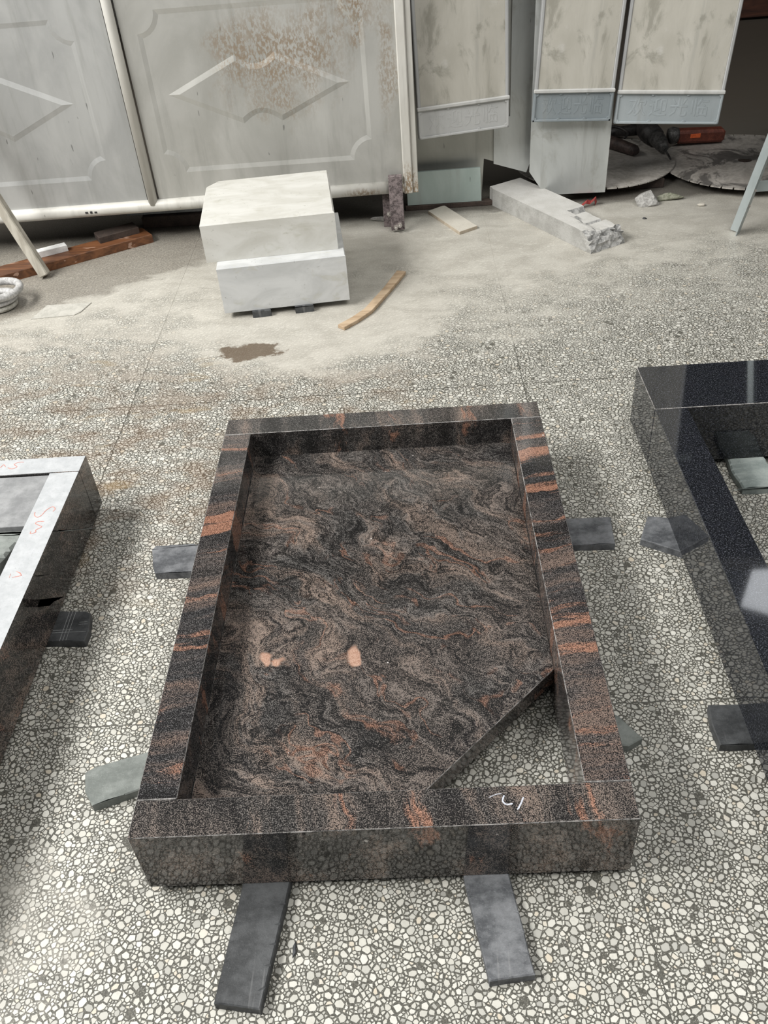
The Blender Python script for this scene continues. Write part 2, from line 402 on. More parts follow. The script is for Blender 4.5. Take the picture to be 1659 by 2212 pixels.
def floor_mats():
    g = NT('terrazzo_binder')
    p = g.pos()
    f = g.noise(p, 300, 2, 0.7)
    v = g.n('TexVoronoi', feature='F1'); g.l(p, v.inputs['Vector']); v.inputs['Scale'].default_value = 330
    base = g.mix(g.step(f, 0.4, 0.65), (0.062, 0.060, 0.049), (0.135, 0.131, 0.110))
    base = g.mix(g.math('MULTIPLY', g.step(v.outputs['Distance'], 0.30, 0.18), 0.55), base, (0.42, 0.41, 0.37))
    c, d = floor_dirt_and_shade(g, base, False)
    m1 = g.out(c, 0.6)
    g = NT('terrazzo_chip')
    r = g.n('NewGeometry').outputs['Random Per Island']
    p = g.pos()
    base = g.ramp(r, [(0.0, (0.36, 0.355, 0.325)), (0.08, (0.47, 0.465, 0.425)), (0.30, (0.53, 0.52, 0.47)), (0.62, (0.60, 0.59, 0.535)), (0.90, (0.66, 0.65, 0.60)), (1.0, (0.58, 0.52, 0.42))])
    f = g.noise(p, 160, 3, 0.6)
    base = g.mix(g.math('MULTIPLY', g.step(f, 0.45, 0.7), 0.22), base, (0.36, 0.35, 0.32))
    c, d = floor_dirt_and_shade(g, base, True)
    m2 = g.out(c, 0.40)
    g = NT('floor_joint')
    c, d = floor_dirt_and_shade(g, (0.12, 0.12, 0.11), False)
    m3 = g.out(c, 0.8)
    g = NT('far_floor')
    p = g.pos()
    c = g.mix(g.step(g.noise(p, 5, 5, 0.6), 0.35, 0.65), (0.26, 0.25, 0.22), (0.38, 0.365, 0.33))
    return m1, m2, m3


M_BINDER, M_CHIP, M_JOINT = floor_mats()

# ------------------------------------------------------------------ geometry helpers
def box(bm, x0, x1, y0, y1, z0, z1, bev=0.0, mtx=None, seg=1):
    r = bmesh.ops.create_cube(bm, size=1.0)
    vs = r['verts']
    m = Matrix.Translation(((x0 + x1) / 2, (y0 + y1) / 2, (z0 + z1) / 2)) @ Matrix.Diagonal((x1 - x0, y1 - y0, z1 - z0, 1))
    bmesh.ops.transform(bm, matrix=m, verts=vs)
    if bev:
        es = list({e for v in vs for e in v.link_edges})
        q = bmesh.ops.bevel(bm, geom=es, offset=bev, segments=seg, affect='EDGES', profile=0.5)
        vs = list({v for v in vs if v.is_valid} | set(q['verts']))
    if mtx is not None:
        bmesh.ops.transform(bm, matrix=mtx, verts=vs)
    return vs


def prism(bm, poly, z0, z1, bev=0.0, holes=()):
    """vertical prism over an xy polygon (counter-clockwise), holes as further loops"""
    loops = [list(poly)] + [list(h) for h in holes]
    tris = tessellate_polygon([[Vector((x, y, 0)) for x, y in l] for l in loops]) if (holes or len(poly) > 12) else None
    allp = [p for l in loops for p in l]
    bot = [bm.verts.new((x, y, z0)) for x, y in allp]
    top = [bm.verts.new((x, y, z1)) for x, y in allp]
    if tris:
        for t in tris:
            for vs in ([top[i] for i in t], [bot[i] for i in reversed(t)]):
                try: bm.faces.new(vs)
                except ValueError: pass
    else:
        bm.faces.new(top); bm.faces.new(list(reversed(bot)))
    k = 0
    for l in loops:
        n = len(l)
        for i in range(n):
            a, b = k + i, k + (i + 1) % n
            bm.faces.new((bot[a], bot[b], top[b], top[a]))
        k += n
    bmesh.ops.recalc_face_normals(bm, faces=bm.faces)
    if bev:
        es = [e for v in top for e in v.link_edges if e.other_vert(v) in top and len(e.link_faces) == 2]
        bmesh.ops.bevel(bm, geom=list(set(es)), offset=bev, segments=1, affect='EDGES')
    return bot + top


def tube(bm, pts, r, seg=10, cap=True):
    """round bar through points; r a number or one per point"""
    pts = [Vector(p) for p in pts]
    rs = r if isinstance(r, (list, tuple)) else [r] * len(pts)
    rings = []
    up = Vector((0, 0, 1))
    for i, p in enumerate(pts):
        d = (pts[min(i + 1, len(pts) - 1)] - pts[max(i - 1, 0)]).normalized()
        a = d.cross(up if abs(d.dot(up)) < 0.95 else Vector((1, 0, 0))).normalized()
        b = d.cross(a).normalized()
        rings.append([bm.verts.new(p + (a * math.cos(t) + b * math.sin(t)) * rs[i]) for t in [2 * math.pi * k / seg for k in range(seg)]])
    for i in range(len(rings) - 1):
        for k in range(seg):
            bm.faces.new((rings[i][k], rings[i][(k + 1) % seg], rings[i + 1][(k + 1) % seg], rings[i + 1][k]))
    if cap:
        bm.faces.new(rings[0]); bm.faces.new(list(reversed(rings[-1])))
    bmesh.ops.recalc_face_normals(bm, faces=bm.faces)


def beam(bm, p0, p1, w, h, roll=0.0, bev=0.002):
    """rectangular bar between two points"""
    p0, p1 = Vector(p0), Vector(p1)
    d = p1 - p0
    q = d.to_track_quat('Z', 'Y').to_matrix().to_4x4() @ Matrix.Rotation(roll, 4, 'Z')
    box(bm, -w / 2, w / 2, -h / 2, h / 2, 0, d.length, bev, Matrix.Translation(p0) @ q)


def ribbon(bm, pts, w, z, t=0.0004):
    """hand-drawn stroke lying on a horizontal face"""
    pts = [Vector((x, y, 0)) for x, y in pts]
    L, Rr = [], []
    for i, p in enumerate(pts):
        d = (pts[min(i + 1, len(pts) - 1)] - pts[max(i - 1, 0)]).normalized()
        n = Vector((-d.y, d.x, 0)) * w * (0.5 if 0 < i < len(pts) - 1 else 0.2)
        L.append(p + n); Rr.append(p - n)
    for i in range(len(pts) - 1):
        a = [bm.verts.new((v.x, v.y, z + t)) for v in (L[i], Rr[i], Rr[i + 1], L[i + 1])]
        b = [bm.verts.new((v.x, v.y, z)) for v in (L[i], Rr[i], Rr[i + 1], L[i + 1])]
        bm.faces.new(a)
        for k in range(4):
            bm.faces.new((b[k], b[(k + 1) % 4], a[(k + 1) % 4], a[k]))
    bmesh.ops.recalc_face_normals(bm, faces=bm.faces)


def smooth_pts(pts, n=5):
    """Catmull-Rom through points"""
    out = []
    P = [pts[0]] + list(pts) + [pts[-1]]
    for i in range(1, len(P) - 2):
        for k in range(n):
            t = k / n
            out.append(tuple(0.5 * (2 * P[i][j] + (P[i + 1][j] - P[i - 1][j]) * t + (2 * P[i - 1][j] - 5 * P[i][j] + 4 * P[i + 1][j] - P[i + 2][j]) * t * t
                                    + (-P[i - 1][j] + 3 * P[i][j] - 3 * P[i + 1][j] + P[i + 2][j]) * t ** 3) for j in range(len(pts[0]))))
    out.append(tuple(pts[-1]))
    return out


def empty(name, loc, label, cat, group=None, rot=(0, 0, 0)):
    o = bpy.data.objects.new(name, None); COL.objects.link(o)
    o.empty_display_size = 0.05
    o.location = loc; o.rotation_euler = rot
    o['label'] = label; o['category'] = cat
    if group: o['group'] = group
    return o


def root_of(o):
    while o.parent: o = o.parent
    return o


def part(name, bm, mats, parent, label=None, smooth=False, local=False, kind=None):
    """mesh given in world coordinates (or in the thing's own if local) as a part of parent"""
    if not local:
        v = Vector((0, 0, 0)); q = parent
        while q: v += q.location; q = q.parent
        bmesh.ops.translate(bm, vec=-v, verts=bm.verts)
    me = bpy.data.meshes.new(name); bm.to_mesh(me); bm.free()
    for m in (mats if isinstance(mats, (list, tuple)) else [mats]): me.materials.append(m)
    if smooth:
        for p in me.polygons: p.use_smooth = True
    o = bpy.data.objects.new(name, me); COL.objects.link(o); o.parent = parent
    if label: o['label'] = label
    if kind: o['kind'] = kind
    return o


def thing(name, bm, mats, label=None, cat=None, group=None, smooth=False, kind=None, keep_origin=False):
    """one mesh, one thing; origin at the middle of its base"""
    if not keep_origin:
        c = np.array([v.co[:] for v in bm.verts]); lo, hi = c.min(0), c.max(0)
        loc = Vector(((lo[0] + hi[0]) / 2, (lo[1] + hi[1]) / 2, lo[2]))
    else:
        loc = Vector((0, 0, 0))
    bmesh.ops.translate(bm, vec=-loc, verts=bm.verts)
    me = bpy.data.meshes.new(name); bm.to_mesh(me); bm.free()
    for m in (mats if isinstance(mats, (list, tuple)) else [mats]): me.materials.append(m)
    if smooth:
        for p in me.polygons: p.use_smooth = True
    o = bpy.data.objects.new(name, me); COL.objects.link(o); o.location = loc
    if label: o['label'] = label
    if cat: o['category'] = cat
    if group: o['group'] = group
    if kind: o['kind'] = kind
    return o


def B():
    return bmesh.new()


RND = random.Random(4)


def rough_poly(poly, step=0.02, amp=0.0012, seed=1):
    """polygon with slightly uneven sides"""
    r = random.Random(seed); out = []
    n = len(poly)
    for i in range(n):
        a, b = Vector(poly[i]), Vector(poly[(i + 1) % n])
        k = max(1, int((b - a).length / step))
        for j in range(k):
            p = a.lerp(b, j / k)
            if j:
                p = p + Vector((r.uniform(-amp, amp), r.uniform(-amp, amp)))
            out.append((p.x, p.y))
    return out


# ------------------------------------------------------------------ structure: floor
bm = B(); box(bm, -4.0, 4.6, -2.2, 7.6, -0.06, -0.0006)
floor = thing('floor', bm, M_JOINT, keep_origin=True, kind='structure')
floor['label'] = 'terrazzo workshop floor laid in large panels, dusty near the gate'
JX, JY, PIT = 0.415, 0.352, 1.2
bm = B(); box(bm, 0.0005, PIT - 0.0005, 0.0005, PIT - 0.0005, -0.0006, 0.0)
tile_me = bpy.data.meshes.new('floor_panel'); bm.to_mesh(tile_me); bm.free(); tile_me.materials.append(M_BINDER)
for i in range(-3, 3):
    for j in range(-2, 6):
        o = bpy.data.objects.new('floor_panel', tile_me); COL.objects.link(o)
        o.location = (JX + i * PIT, JY + j * PIT, 0); o.parent = floor


def voronoi_patch(size, spacing, seed):
    """chips of a periodic power diagram: big, middling and small ones, each shrunk to leave a binder line"""
    rng = np.random.default_rng(seed)
    n = int((size / spacing) ** 2)
    ng = int(size / spacing)
    pts, rad, grid = [], [], {}
    for (share, r) in ((0.07, 0.0074), (0.25, 0.0046), (0.68, 0.0022)):
        want = int(n * share); got = tries = 0
        while got < want and tries < 40 * want:
            tries += 1
            p = rng.random(2) * size
            c = (int(p[0] / spacing), int(p[1] / spacing)); ok = True
            for a in (-1, 0, 1):
                for b in (-1, 0, 1):
                    for k in grid.get(((c[0] + a) % ng, (c[1] + b) % ng), ()):
                        dx = abs(p[0] - pts[k][0]); dy = abs(p[1] - pts[k][1]); dx = min(dx, size - dx); dy = min(dy, size - dy)
                        if dx * dx + dy * dy < ((r + rad[k]) * 0.86) ** 2: ok = False; break
                    if not ok: break
                if not ok: break
            if ok:
                grid.setdefault((c[0] % ng, c[1] % ng), []).append(len(pts)); pts.append(p); rad.append(r); got += 1
    pts = np.array(pts); rad = np.array(rad); n = len(pts)
    polys = []
    for i in range(n):
        d = pts - pts[i]; d -= size * np.round(d / size)
        r2 = (d ** 2).sum(1); idx = np.argpartition(r2, 21)[:22]; idx = idx[np.argsort(r2[idx])][1:]
        L = spacing * 1.5
        poly = [(-L, -L), (L, -L), (L, L), (-L, L)]
        for k in idx:
            nx, ny = d[k]; h = (r2[k] + rad[i] ** 2 - rad[k] ** 2) / 2
            out = []
            m = len(poly)
            for a in range(m):
                x1, y1 = poly[a]; x2, y2 = poly[(a + 1) % m]
                s1 = nx * x1 + ny * y1 - h; s2 = nx * x2 + ny * y2 - h
                if s1 <= 0: out.append((x1, y1))
                if (s1 < 0 < s2) or (s2 < 0 < s1):
                    t = s1 / (s1 - s2); out.append((x1 + (x2 - x1) * t, y1 + (y2 - y1) * t))
            poly = out
            if len(poly) < 3: break
        if len(poly) < 3 or rng.random() < 0.015: continue
        q = np.array(poly); c = q.mean(0); rr = np.sqrt(((q - c) ** 2).sum(1)).mean()
        s = 1 - rng.uniform(0.0004, 0.0014) / rr
        if s < 0.35: continue
        ang = rng.uniform(0, math.pi); ca, sa = math.cos(ang), math.sin(ang); st = rng.uniform(0.60, 1.0)
        q = (q - c) * s
        u = (q[:, 0] * ca + q[:, 1] * sa) * st; v = -q[:, 0] * sa + q[:, 1] * ca
        q = np.column_stack([u * ca - v * sa, u * sa + v * ca]) + c
        keep = [q[0]]
        for vv in q[1:]:
            if np.hypot(*(vv - keep[-1])) > max(0.0009, 0.50 * rr): keep.append(vv)
        if len(keep) > 3 and np.hypot(*(keep[0] - keep[-1])) < 0.50 * rr: keep.pop()
        if len(keep) < 3: continue
        polys.append((pts[i], np.array(keep)))
    return polys


def build_chips():
    size = 0.6
    pats = [voronoi_patch(size, 0.0074, 11)]
    camp = np.array(cam.location); rot = np.array(cam.rotation_euler.to_matrix())
    f = 1906.16
    verts, faces = [], []
    pat = pats[0]
    P = np.array([p for p, _ in pat])
    for i in range(-5, 6):
        for j in range(-3, 7):
            ox, oy = i * size, j * size
            C = np.column_stack([P[:, 0] + ox, P[:, 1] + oy, np.zeros(len(P))])
            q = (C - camp) @ rot
            u = 829.5 + f * q[:, 0] / -q[:, 2]; v = 1106 - f * q[:, 1] / -q[:, 2]
            vis = (q[:, 2] < -0.1) & (u > -520) & (u < 2420) & (v > 280) & (v < 2700) & (C[:, 1] < 3.3)
            for k in np.nonzero(vis)[0]:
                cx, cy = C[k, 0], C[k, 1]
                q2 = pat[k][1] + (cx, cy)
                # cut at the panel joints
                for ax, j0 in ((0, JX), (1, JY)):
                    cc = (cx, cy)[ax]
                    lo = j0 + math.floor((cc - j0) / PIT) * PIT + 0.0009
                    q2[:, ax] = np.clip(q2[:, ax], lo, lo + PIT - 0.0018)
                b = len(verts)
                verts.extend((x, y, 0.0004) for x, y in q2)
                faces.append(tuple(range(b, b + len(q2))))
    me = bpy.data.meshes.new('terrazzo_chips'); me.from_pydata(verts, [], faces); me.update()
    me.materials.append(M_CHIP)
    o = bpy.data.objects.new('terrazzo_chips', me); COL.objects.link(o); o.parent = floor
    o['kind'] = 'stuff'; o['label'] = 'cream and grey marble chips set in the terrazzo'


build_chips()

# ------------------------------------------------------------------ structure: bay behind the gate, walls and ceiling added to darken it
bm = B(); box(bm, -4.0, 4.6, 7.5, 7.6, -0.003, 2.5)
w = thing('wall_back', bm, M_DARKWALL, keep_origin=True, kind='structure'); w['label'] = 'wall added at the back to darken the storage bay'
bm = B(); box(bm, 4.5, 4.6, 3.9, 7.5, -0.003, 2.5)
w = thing('wall_right', bm, M_DARKWALL, keep_origin=True, kind='structure'); w['label'] = 'side wall added to darken the storage bay'
bm = B(); box(bm, -4.0, -3.9, 3.0, 7.5, -0.003, 2.5)
w = thing('wall_left', bm, M_DARKWALL, keep_origin=True, kind='structure'); w['label'] = 'far side wall added to darken the storage bay'
bm = B(); box(bm, -4.0, 4.6, 2.97, 7.6, 2.5, 2.6)
w = thing('ceiling', bm, M_DARKWALL, keep_origin=True, kind='structure'); w['label'] = 'low ceiling added to darken the storage bay'

# ------------------------------------------------------------------ centre kerb set
ZB, ZT = 0.020, 0.173
SHIM = 0.020
ks = empty('grave_kerb_set', (0, 0.59, ZB), 'polished red-brown and black granite kerb frame with inset slab, in the middle of the floor', 'kerb set')


def mark_edge_highlight(bm):
    """edge highlight of polished stone, put into the colour of its top arrises"""
    for f in bm.faces:
        f.normal_update()
        if f.calc_area() < 0.004 and f.normal.z > 0.3 and max(abs(c) for c in f.normal) < 0.95: f.material_index = 1


def kerb(x0, x1, y0, y1, m, parent, zt=ZT, bev=0.0012):
    bm = B(); box(bm, x0, x1, y0, y1, ZB, zt, bev); mark_edge_highlight(bm)
    return part('kerb', bm, [m, M_ARRIS], parent)


kf = kerb(-0.4, 0.4, 0.0, 0.067, M_KERB_F, ks)
kb = kerb(-0.4, 0.4, 1.113, 1.182, M_KERB_B, ks)
kl = kerb(-0.4, -0.333, 0.0685, 1.1124, M_KERB_L, ks)
kr = kerb(0.326, 0.4, 0.0685, 1.1124, M_KERB_R, ks)
bm = B()
prism(bm, [(-0.3325, 0.0675), (0.028, 0.0675), (0.3255, 0.362), (0.3255, 1.1125), (-0.3325, 1.1125)], 0.060, 0.101, 0.0012)
mark_edge_highlight(bm)
part('base_slab', bm, [M_SLAB, M_ARRIS], ks)
for (a, b) in ((-0.399, -0.334), (0.327, 0.399)):
    bm = B(); box(bm, a, b, 0.0671, 0.0684, 0.15, ZT + 0.0003)
    part('joint_line', bm, M_ARRIS, ks, 'pale ground joint line')
bm = B()
ribbon(bm, smooth_pts([(0.172, 0.047), (0.184, 0.052), (0.193, 0.053)]), 0.0012, ZT)
ribbon(bm, smooth_pts([(0.1965, 0.050), (0.1930, 0.040), (0.1985, 0.0335), (0.2085, 0.0345)]), 0.0026, ZT)
ribbon(bm, smooth_pts([(0.2265, 0.0455), (0.221, 0.034), (0.2145, 0.0235)]), 0.0026, ZT)
part('chalk_mark', bm, M_CHALK, kf, 'white chalk number mark')

# ------------------------------------------------------------------ left kerb set (upside down)
lk = empty('grave_kerb_set', (-1.15, 0.46, ZB), 'kerb frame with pale sawn top, red crayon writing and dark polished side, at the left', 'kerb set')
LX1, LX0, LY0, LY1 = -0.745, -1.545, -0.125, 1.060


def kerb2(x0, x1, y0, y1):
    bm = B(); box(bm, x0, x1, y0, y1, ZB, 0.172, 0.001)
    for f in bm.faces:
        f.normal_update()
        f.material_index = 1 if f.normal.z > 0.9 else 0
    return part('kerb', bm, [M_SIDE_DARK, M_SAWN_PALE], lk)


kk = kerb2(LX0, LX1, 0.995, LY1)
kerb2(LX0, LX1, LY0, LY0 + 0.067)
k3 = kerb2(LX1 - 0.074, LX1, LY0 + 0.0685, 0.9935)
kerb2(LX0, LX0 + 0.074, LY0 + 0.0685, 0.9935)
bm = B(); box(bm, LX0 + 0.0745, LX1 - 0.0745, 0.800, 0.9930, 0.120, 0.166, 0.001)
part('base_slab', bm, M_SAWN_GREY, lk, 'grey sawn underside of the inset slab')
bm = B(); ribbon(bm, smooth_pts([(-0.7655, 0.840), (-0.763, 0.850), (-0.772, 0.858), (-0.783, 0.846), (-0.789, 0.828), (-0.797, 0.822), (-0.806, 0.830), (-0.808, 0.842)]), 0.0018, 0.172); part('crayon_mark', bm, M_CRAYON, k3, 'red crayon stroke')
bm = B(); ribbon(bm, smooth_pts([(-0.7755, 0.805), (-0.790, 0.806), (-0.794, 0.799), (-0.780, 0.790), (-0.776, 0.785), (-0.786, 0.776), (-0.784, 0.768), (-0.795, 0.764), (-0.796, 0.772)]), 0.0018, 0.172); part('crayon_mark', bm, M_CRAYON, k3, 'red crayon stroke')
bm = B(); ribbon(bm, [(-0.787, 0.640), (-0.777, 0.634), (-0.771, 0.626), (-0.780, 0.623), (-0.790, 0.621)], 0.0022, 0.172); part('crayon_mark', bm, M_CRAYON, k3, 'red crayon stroke')
bm = B(); ribbon(bm, [(-0.797, 0.633), (-0.796, 0.621)], 0.0022, 0.172); part('crayon_mark', bm, M_CRAYON, k3, 'red crayon stroke')
bm = B(); ribbon(bm, smooth_pts([(-0.900, 1.046), (-0.915, 1.046), (-0.922, 1.038), (-0.912, 1.028), (-0.922, 1.020), (-0.935, 1.026)]), 0.0018, 0.172); part('crayon_mark', bm, M_CRAYON, kk, 'red crayon stroke')
bm = B(); ribbon(bm, smooth_pts([(-0.942, 1.030), (-0.950, 1.040), (-0.955, 1.028), (-0.964, 1.038), (-0.970, 1.028)]), 0.0018, 0.172); part('crayon_mark', bm, M_CRAYON, kk, 'red crayon stroke')

# ------------------------------------------------------------------ right black kerb set
ZR = 0.187
rk = empty('grave_kerb_set', (1.15, 0.63, ZB), 'polished black granite kerb frame cut off by the right edge', 'kerb set')
bm = B(); box(bm, 0.677, 1.65, 1.095, 1.297, ZB, ZR, 0.0015); mark_edge_highlight(bm); part('kerb', bm, [M_BLACK, M_ARRIS], rk)
bm = B(); prism(bm, [(0.672, 0.005), (0.767, 0.005), (0.757, 1.0935), (0.678, 1.0935)], ZB, ZR, 0.0015); part('kerb', bm, M_BLACK, rk)
bm = B(); box(bm, 1.56, 1.65, 0.005, 1.0935, ZB, ZR, 0.0015); part('kerb', bm, M_BLACK, rk)
bm = B(); box(bm, 0.672, 1.65, -0.085, 0.0035, ZB, ZR, 0.0015); part('kerb', bm, M_BLACK, rk)

# ------------------------------------------------------------------ slate shims
def shim(poly, m, label, seed, h=SHIM, bev=0.002, group='slate shims under the kerb frames', name='slate_shim'):
    bm = B(); prism(bm, rough_poly(poly, 0.03, 0.0006, seed), 0.0005, h, bev)
    return thing(name, bm, m, label, 'shim', group)


shim([(-0.264, -0.187), (-0.192, -0.198), (-0.163, -0.004), (-0.152, 0.10), (-0.232, 0.10), (-0.243, -0.004)], M_SLATE, 'long dark slate strip under the front kerb, the left of the two front strips', 1)
shim([(0.154, -0.168), (0.224, -0.160), (0.202, 0.0), (0.190, 0.10), (0.116, 0.10), (0.127, 0.0)], M_SLATE_DUST, 'long dusty slate strip under the front kerb below the chalk mark', 2)
shim([(-0.548, 0.775), (-0.37, 0.772), (-0.372, 0.872), (-0.566, 0.876), (-0.573, 0.862), (-0.558, 0.80)], M_SLATE_DUST, 'slate strip sticking out left of the central kerb near its far end', 3)
shim([(-0.541, 0.160), (-0.40, 0.212), (-0.37, 0.30), (-0.473, 0.269), (-0.558, 0.243), (-0.573, 0.232), (-0.562, 0.19)], M_SLATE_GREEN, 'grey-green slate shim sticking out left of the central kerb near its front corner', 4)
shim([(0.37, 0.80), (0.536, 0.795), (0.540, 0.85), (0.545, 0.893), (0.37, 0.897)], M_SLATE_DUST, 'rectangular slate shim sticking out right of the central kerb', 5)
shim([(0.37, 0.255), (0.449, 0.240), (0.478, 0.256), (0.445, 0.308), (0.37, 0.36)], M_SLATE_GREEN, 'pointed grey shim corner right of the central kerb near its front', 6, h=0.0195)
shim([(-0.80, 0.575), (-0.735, 0.574), (-0.664, 0.569), (-0.662, 0.60), (-0.672, 0.655), (-0.685, 0.662), (-0.80, 0.670)], M_SLATE, 'small dark slate shim with scored lines beside the left kerb', 7)
bm = B()
for pts in ([(-0.744, 0.598), (-0.668, 0.598)], [(-0.744, 0.605), (-0.700, 0.606)], [(-0.713, 0.573), (-0.715, 0.662)], [(-0.720, 0.573), (-0.722, 0.662)], [(-0.706, 0.574), (-0.707, 0.660)], [(-0.690, 0.620), (-0.670, 0.621)], [(-0.690, 0.627), (-0.672, 0.628)]):
    ribbon(bm, pts, 0.0022, SHIM)
scored = [o for o in bpy.data.objects if o.get('label', '').startswith('small dark slate shim')][0]
part('scored_line', bm, M_SCRATCH, scored)
shim([(0.597, 0.807), (0.686, 0.752), (0.72, 0.735), (0.76, 0.84), (0.69, 0.876), (0.632, 0.888)], M_SLATE_DUST, 'tilted slate shim under the black kerb opposite the rectangular one', 8)
shim([(0.614, 0.233), (0.75, 0.230), (0.75, 0.322), (0.618, 0.325), (0.612, 0.28)], M_SLATE, 'square dark slate shim under the black kerb near the right edge', 9)
bm = B(); prism(bm, rough_poly([(0.885, 0.973), (0.975, 0.970), (0.985, 1.00), (0.972, 1.135), (0.885, 1.14), (0.880, 1.03)], 0.02, 0.002, 10), 0.0005, SHIM, 0.004)
thing('slate_shim', bm, M_SLATE_PALE, 'pale green-grey slate block on the floor inside the black kerb frame', 'shim', 'slate shims under the kerb frames')
bm = B(); prism(bm, [(-0.152, -0.116), (-0.147, -0.108), (-0.1485, -0.090), (-0.1525, -0.098)], 0.0005, 0.004, 0.0008)
thing('slate_splinter', bm, M_SLATE, 'tiny black slate splinter on the floor right of the long front strip', 'splinter')


def rock(bm, c, r, seed, sub=3, amp=0.48):
    rr = random.Random(seed)
    q = bmesh.ops.create_icosphere(bm, subdivisions=sub, radius=1.0)
    planes = [Vector((rr.uniform(-1, 1), rr.uniform(-1, 1), rr.uniform(-1, 1))).normalized() for _ in range(9)]
    for v in q['verts']:
        d = v.co.normalized(); k = 1.0
        for n in planes:
            t = d.dot(n)
            if t > 0.05: k = min(k, (1 - amp) / t)
        d = d * k
        v.co = Vector((c[0] + d.x * r[0], c[1] + d.y * r[1], max(c[2] + d.z * r[2], 0.0005)))


# rubble lying in the left frame
bm = B(); prism(bm, rough_poly([(-1.02, 0.60), (-0.880, 0.650), (-0.845, 0.715), (-0.826, 0.79), (-0.95, 0.795), (-1.05, 0.79)], 0.02, 0.004, 21), 0.112, 0.152, 0.006)
slab_chunk = thing('slate_chunk', bm, M_SLATE_GREEN, 'broken grey-green slate slab lying inside the left kerb frame', 'stone')
bm = B(); prism(bm, rough_poly([(-1.00, 0.56), (-0.86, 0.60), (-0.824, 0.70), (-0.824, 0.788), (-1.02, 0.79)], 0.02, 0.004, 22), 0.0005, 0.112, 0.006)
thing('slate_chunk', bm, M_SLATE, 'dark slate block under the broken slab inside the left kerb frame', 'stone')

# ------------------------------------------------------------------ marble blocks
def rot_pts(pts, ang, c):
    ca, sa = math.cos(ang), math.sin(ang)
    return [(c[0] + ca * x - sa * y, c[1] + sa * x + ca * y) for x, y in pts]


A1 = math.atan2(0.045, 0.440)
bm = B()
prism(bm, rot_pts([(0, 0), (0.442, 0), (0.442, 0.40), (0, 0.40)], A1, (-0.563, 2.093)), 0.025, 0.190, 0.003)
thing('marble_block', bm, M_MARBLE_B, 'grey-white marble block, the lower of the two stacked', 'block', 'stacked marble blocks')
A2 = math.atan2(0.042, 0.455)
bm = B()
prism(bm, rot_pts([(0, 0), (0.456, 0), (0.452, 0.425), (0.042, 0.425), (0.000, 0.372)], A2, (-0.6035, 2.150)), 0.1905, 0.323, 0.005)
up = thing('marble_block', bm, M_MARBLE_A, 'cream-white marble block with one cut corner, the upper of the two stacked', 'block', 'stacked marble blocks')
for k, (x, y, l) in enumerate(((-0.435, 2.108, 'left'), (-0.285, 2.122, 'right'))):
    bm = B(); prism(bm, rough_poly(rot_pts([(-0.033, -0.012), (0.033, -0.012), (0.033, 0.38), (-0.033, 0.38)], A1, (x, y)), 0.02, 0.001, 30 + k), 0.0005, 0.0246, 0.002)
    thing('slate_shim', bm, M_SLATE, 'dark shim peeking out under the marble blocks, the %s of the two' % l, 'shim', 'shims under the marble blocks')

# ------------------------------------------------------------------ wood stick
bm = B()
spts = [(-0.150, 1.968, 0.0075), (-0.105, 2.015, 0.0075), (-0.060, 2.075, 0.0075), (-0.048, 2.100, 0.0085), (0.010, 2.235, 0.0085), (0.062, 2.372, 0.0080)]
L = []
for i, p in enumerate(spts):
    a = Vector(spts[max(i - 1, 0)]); b = Vector(spts[min(i + 1, len(spts) - 1)])
    d = (b - a).normalized(); n = Vector((-d.y, d.x, 0)).normalized() * (0.016 if i < 5 else 0.018)
    c = Vector(p)
    L.append([bm.verts.new(c + n + Vector((0, 0, -0.007))), bm.verts.new(c - n + Vector((0, 0, -0.007))), bm.verts.new(c - n + Vector((0, 0, 0.006))), bm.verts.new(c + n + Vector((0, 0, 0.006)))])
for i in range(len(L) - 1):
    for k in range(4):
        bm.faces.new((L[i][k], L[i][(k + 1) % 4], L[i + 1][(k + 1) % 4], L[i + 1][k]))
bm.faces.new(L[0]); bm.faces.new(list(reversed(L[-1])))
bmesh.ops.recalc_face_normals(bm, faces=bm.faces)
bmesh.ops.bevel(bm, geom=bm.edges[:], offset=0.0012, segments=1, affect='EDGES')
thing('wood_stick', bm, M_STICK, 'bent raw wooden lath lying on the floor right of the marble blocks', 'stick')

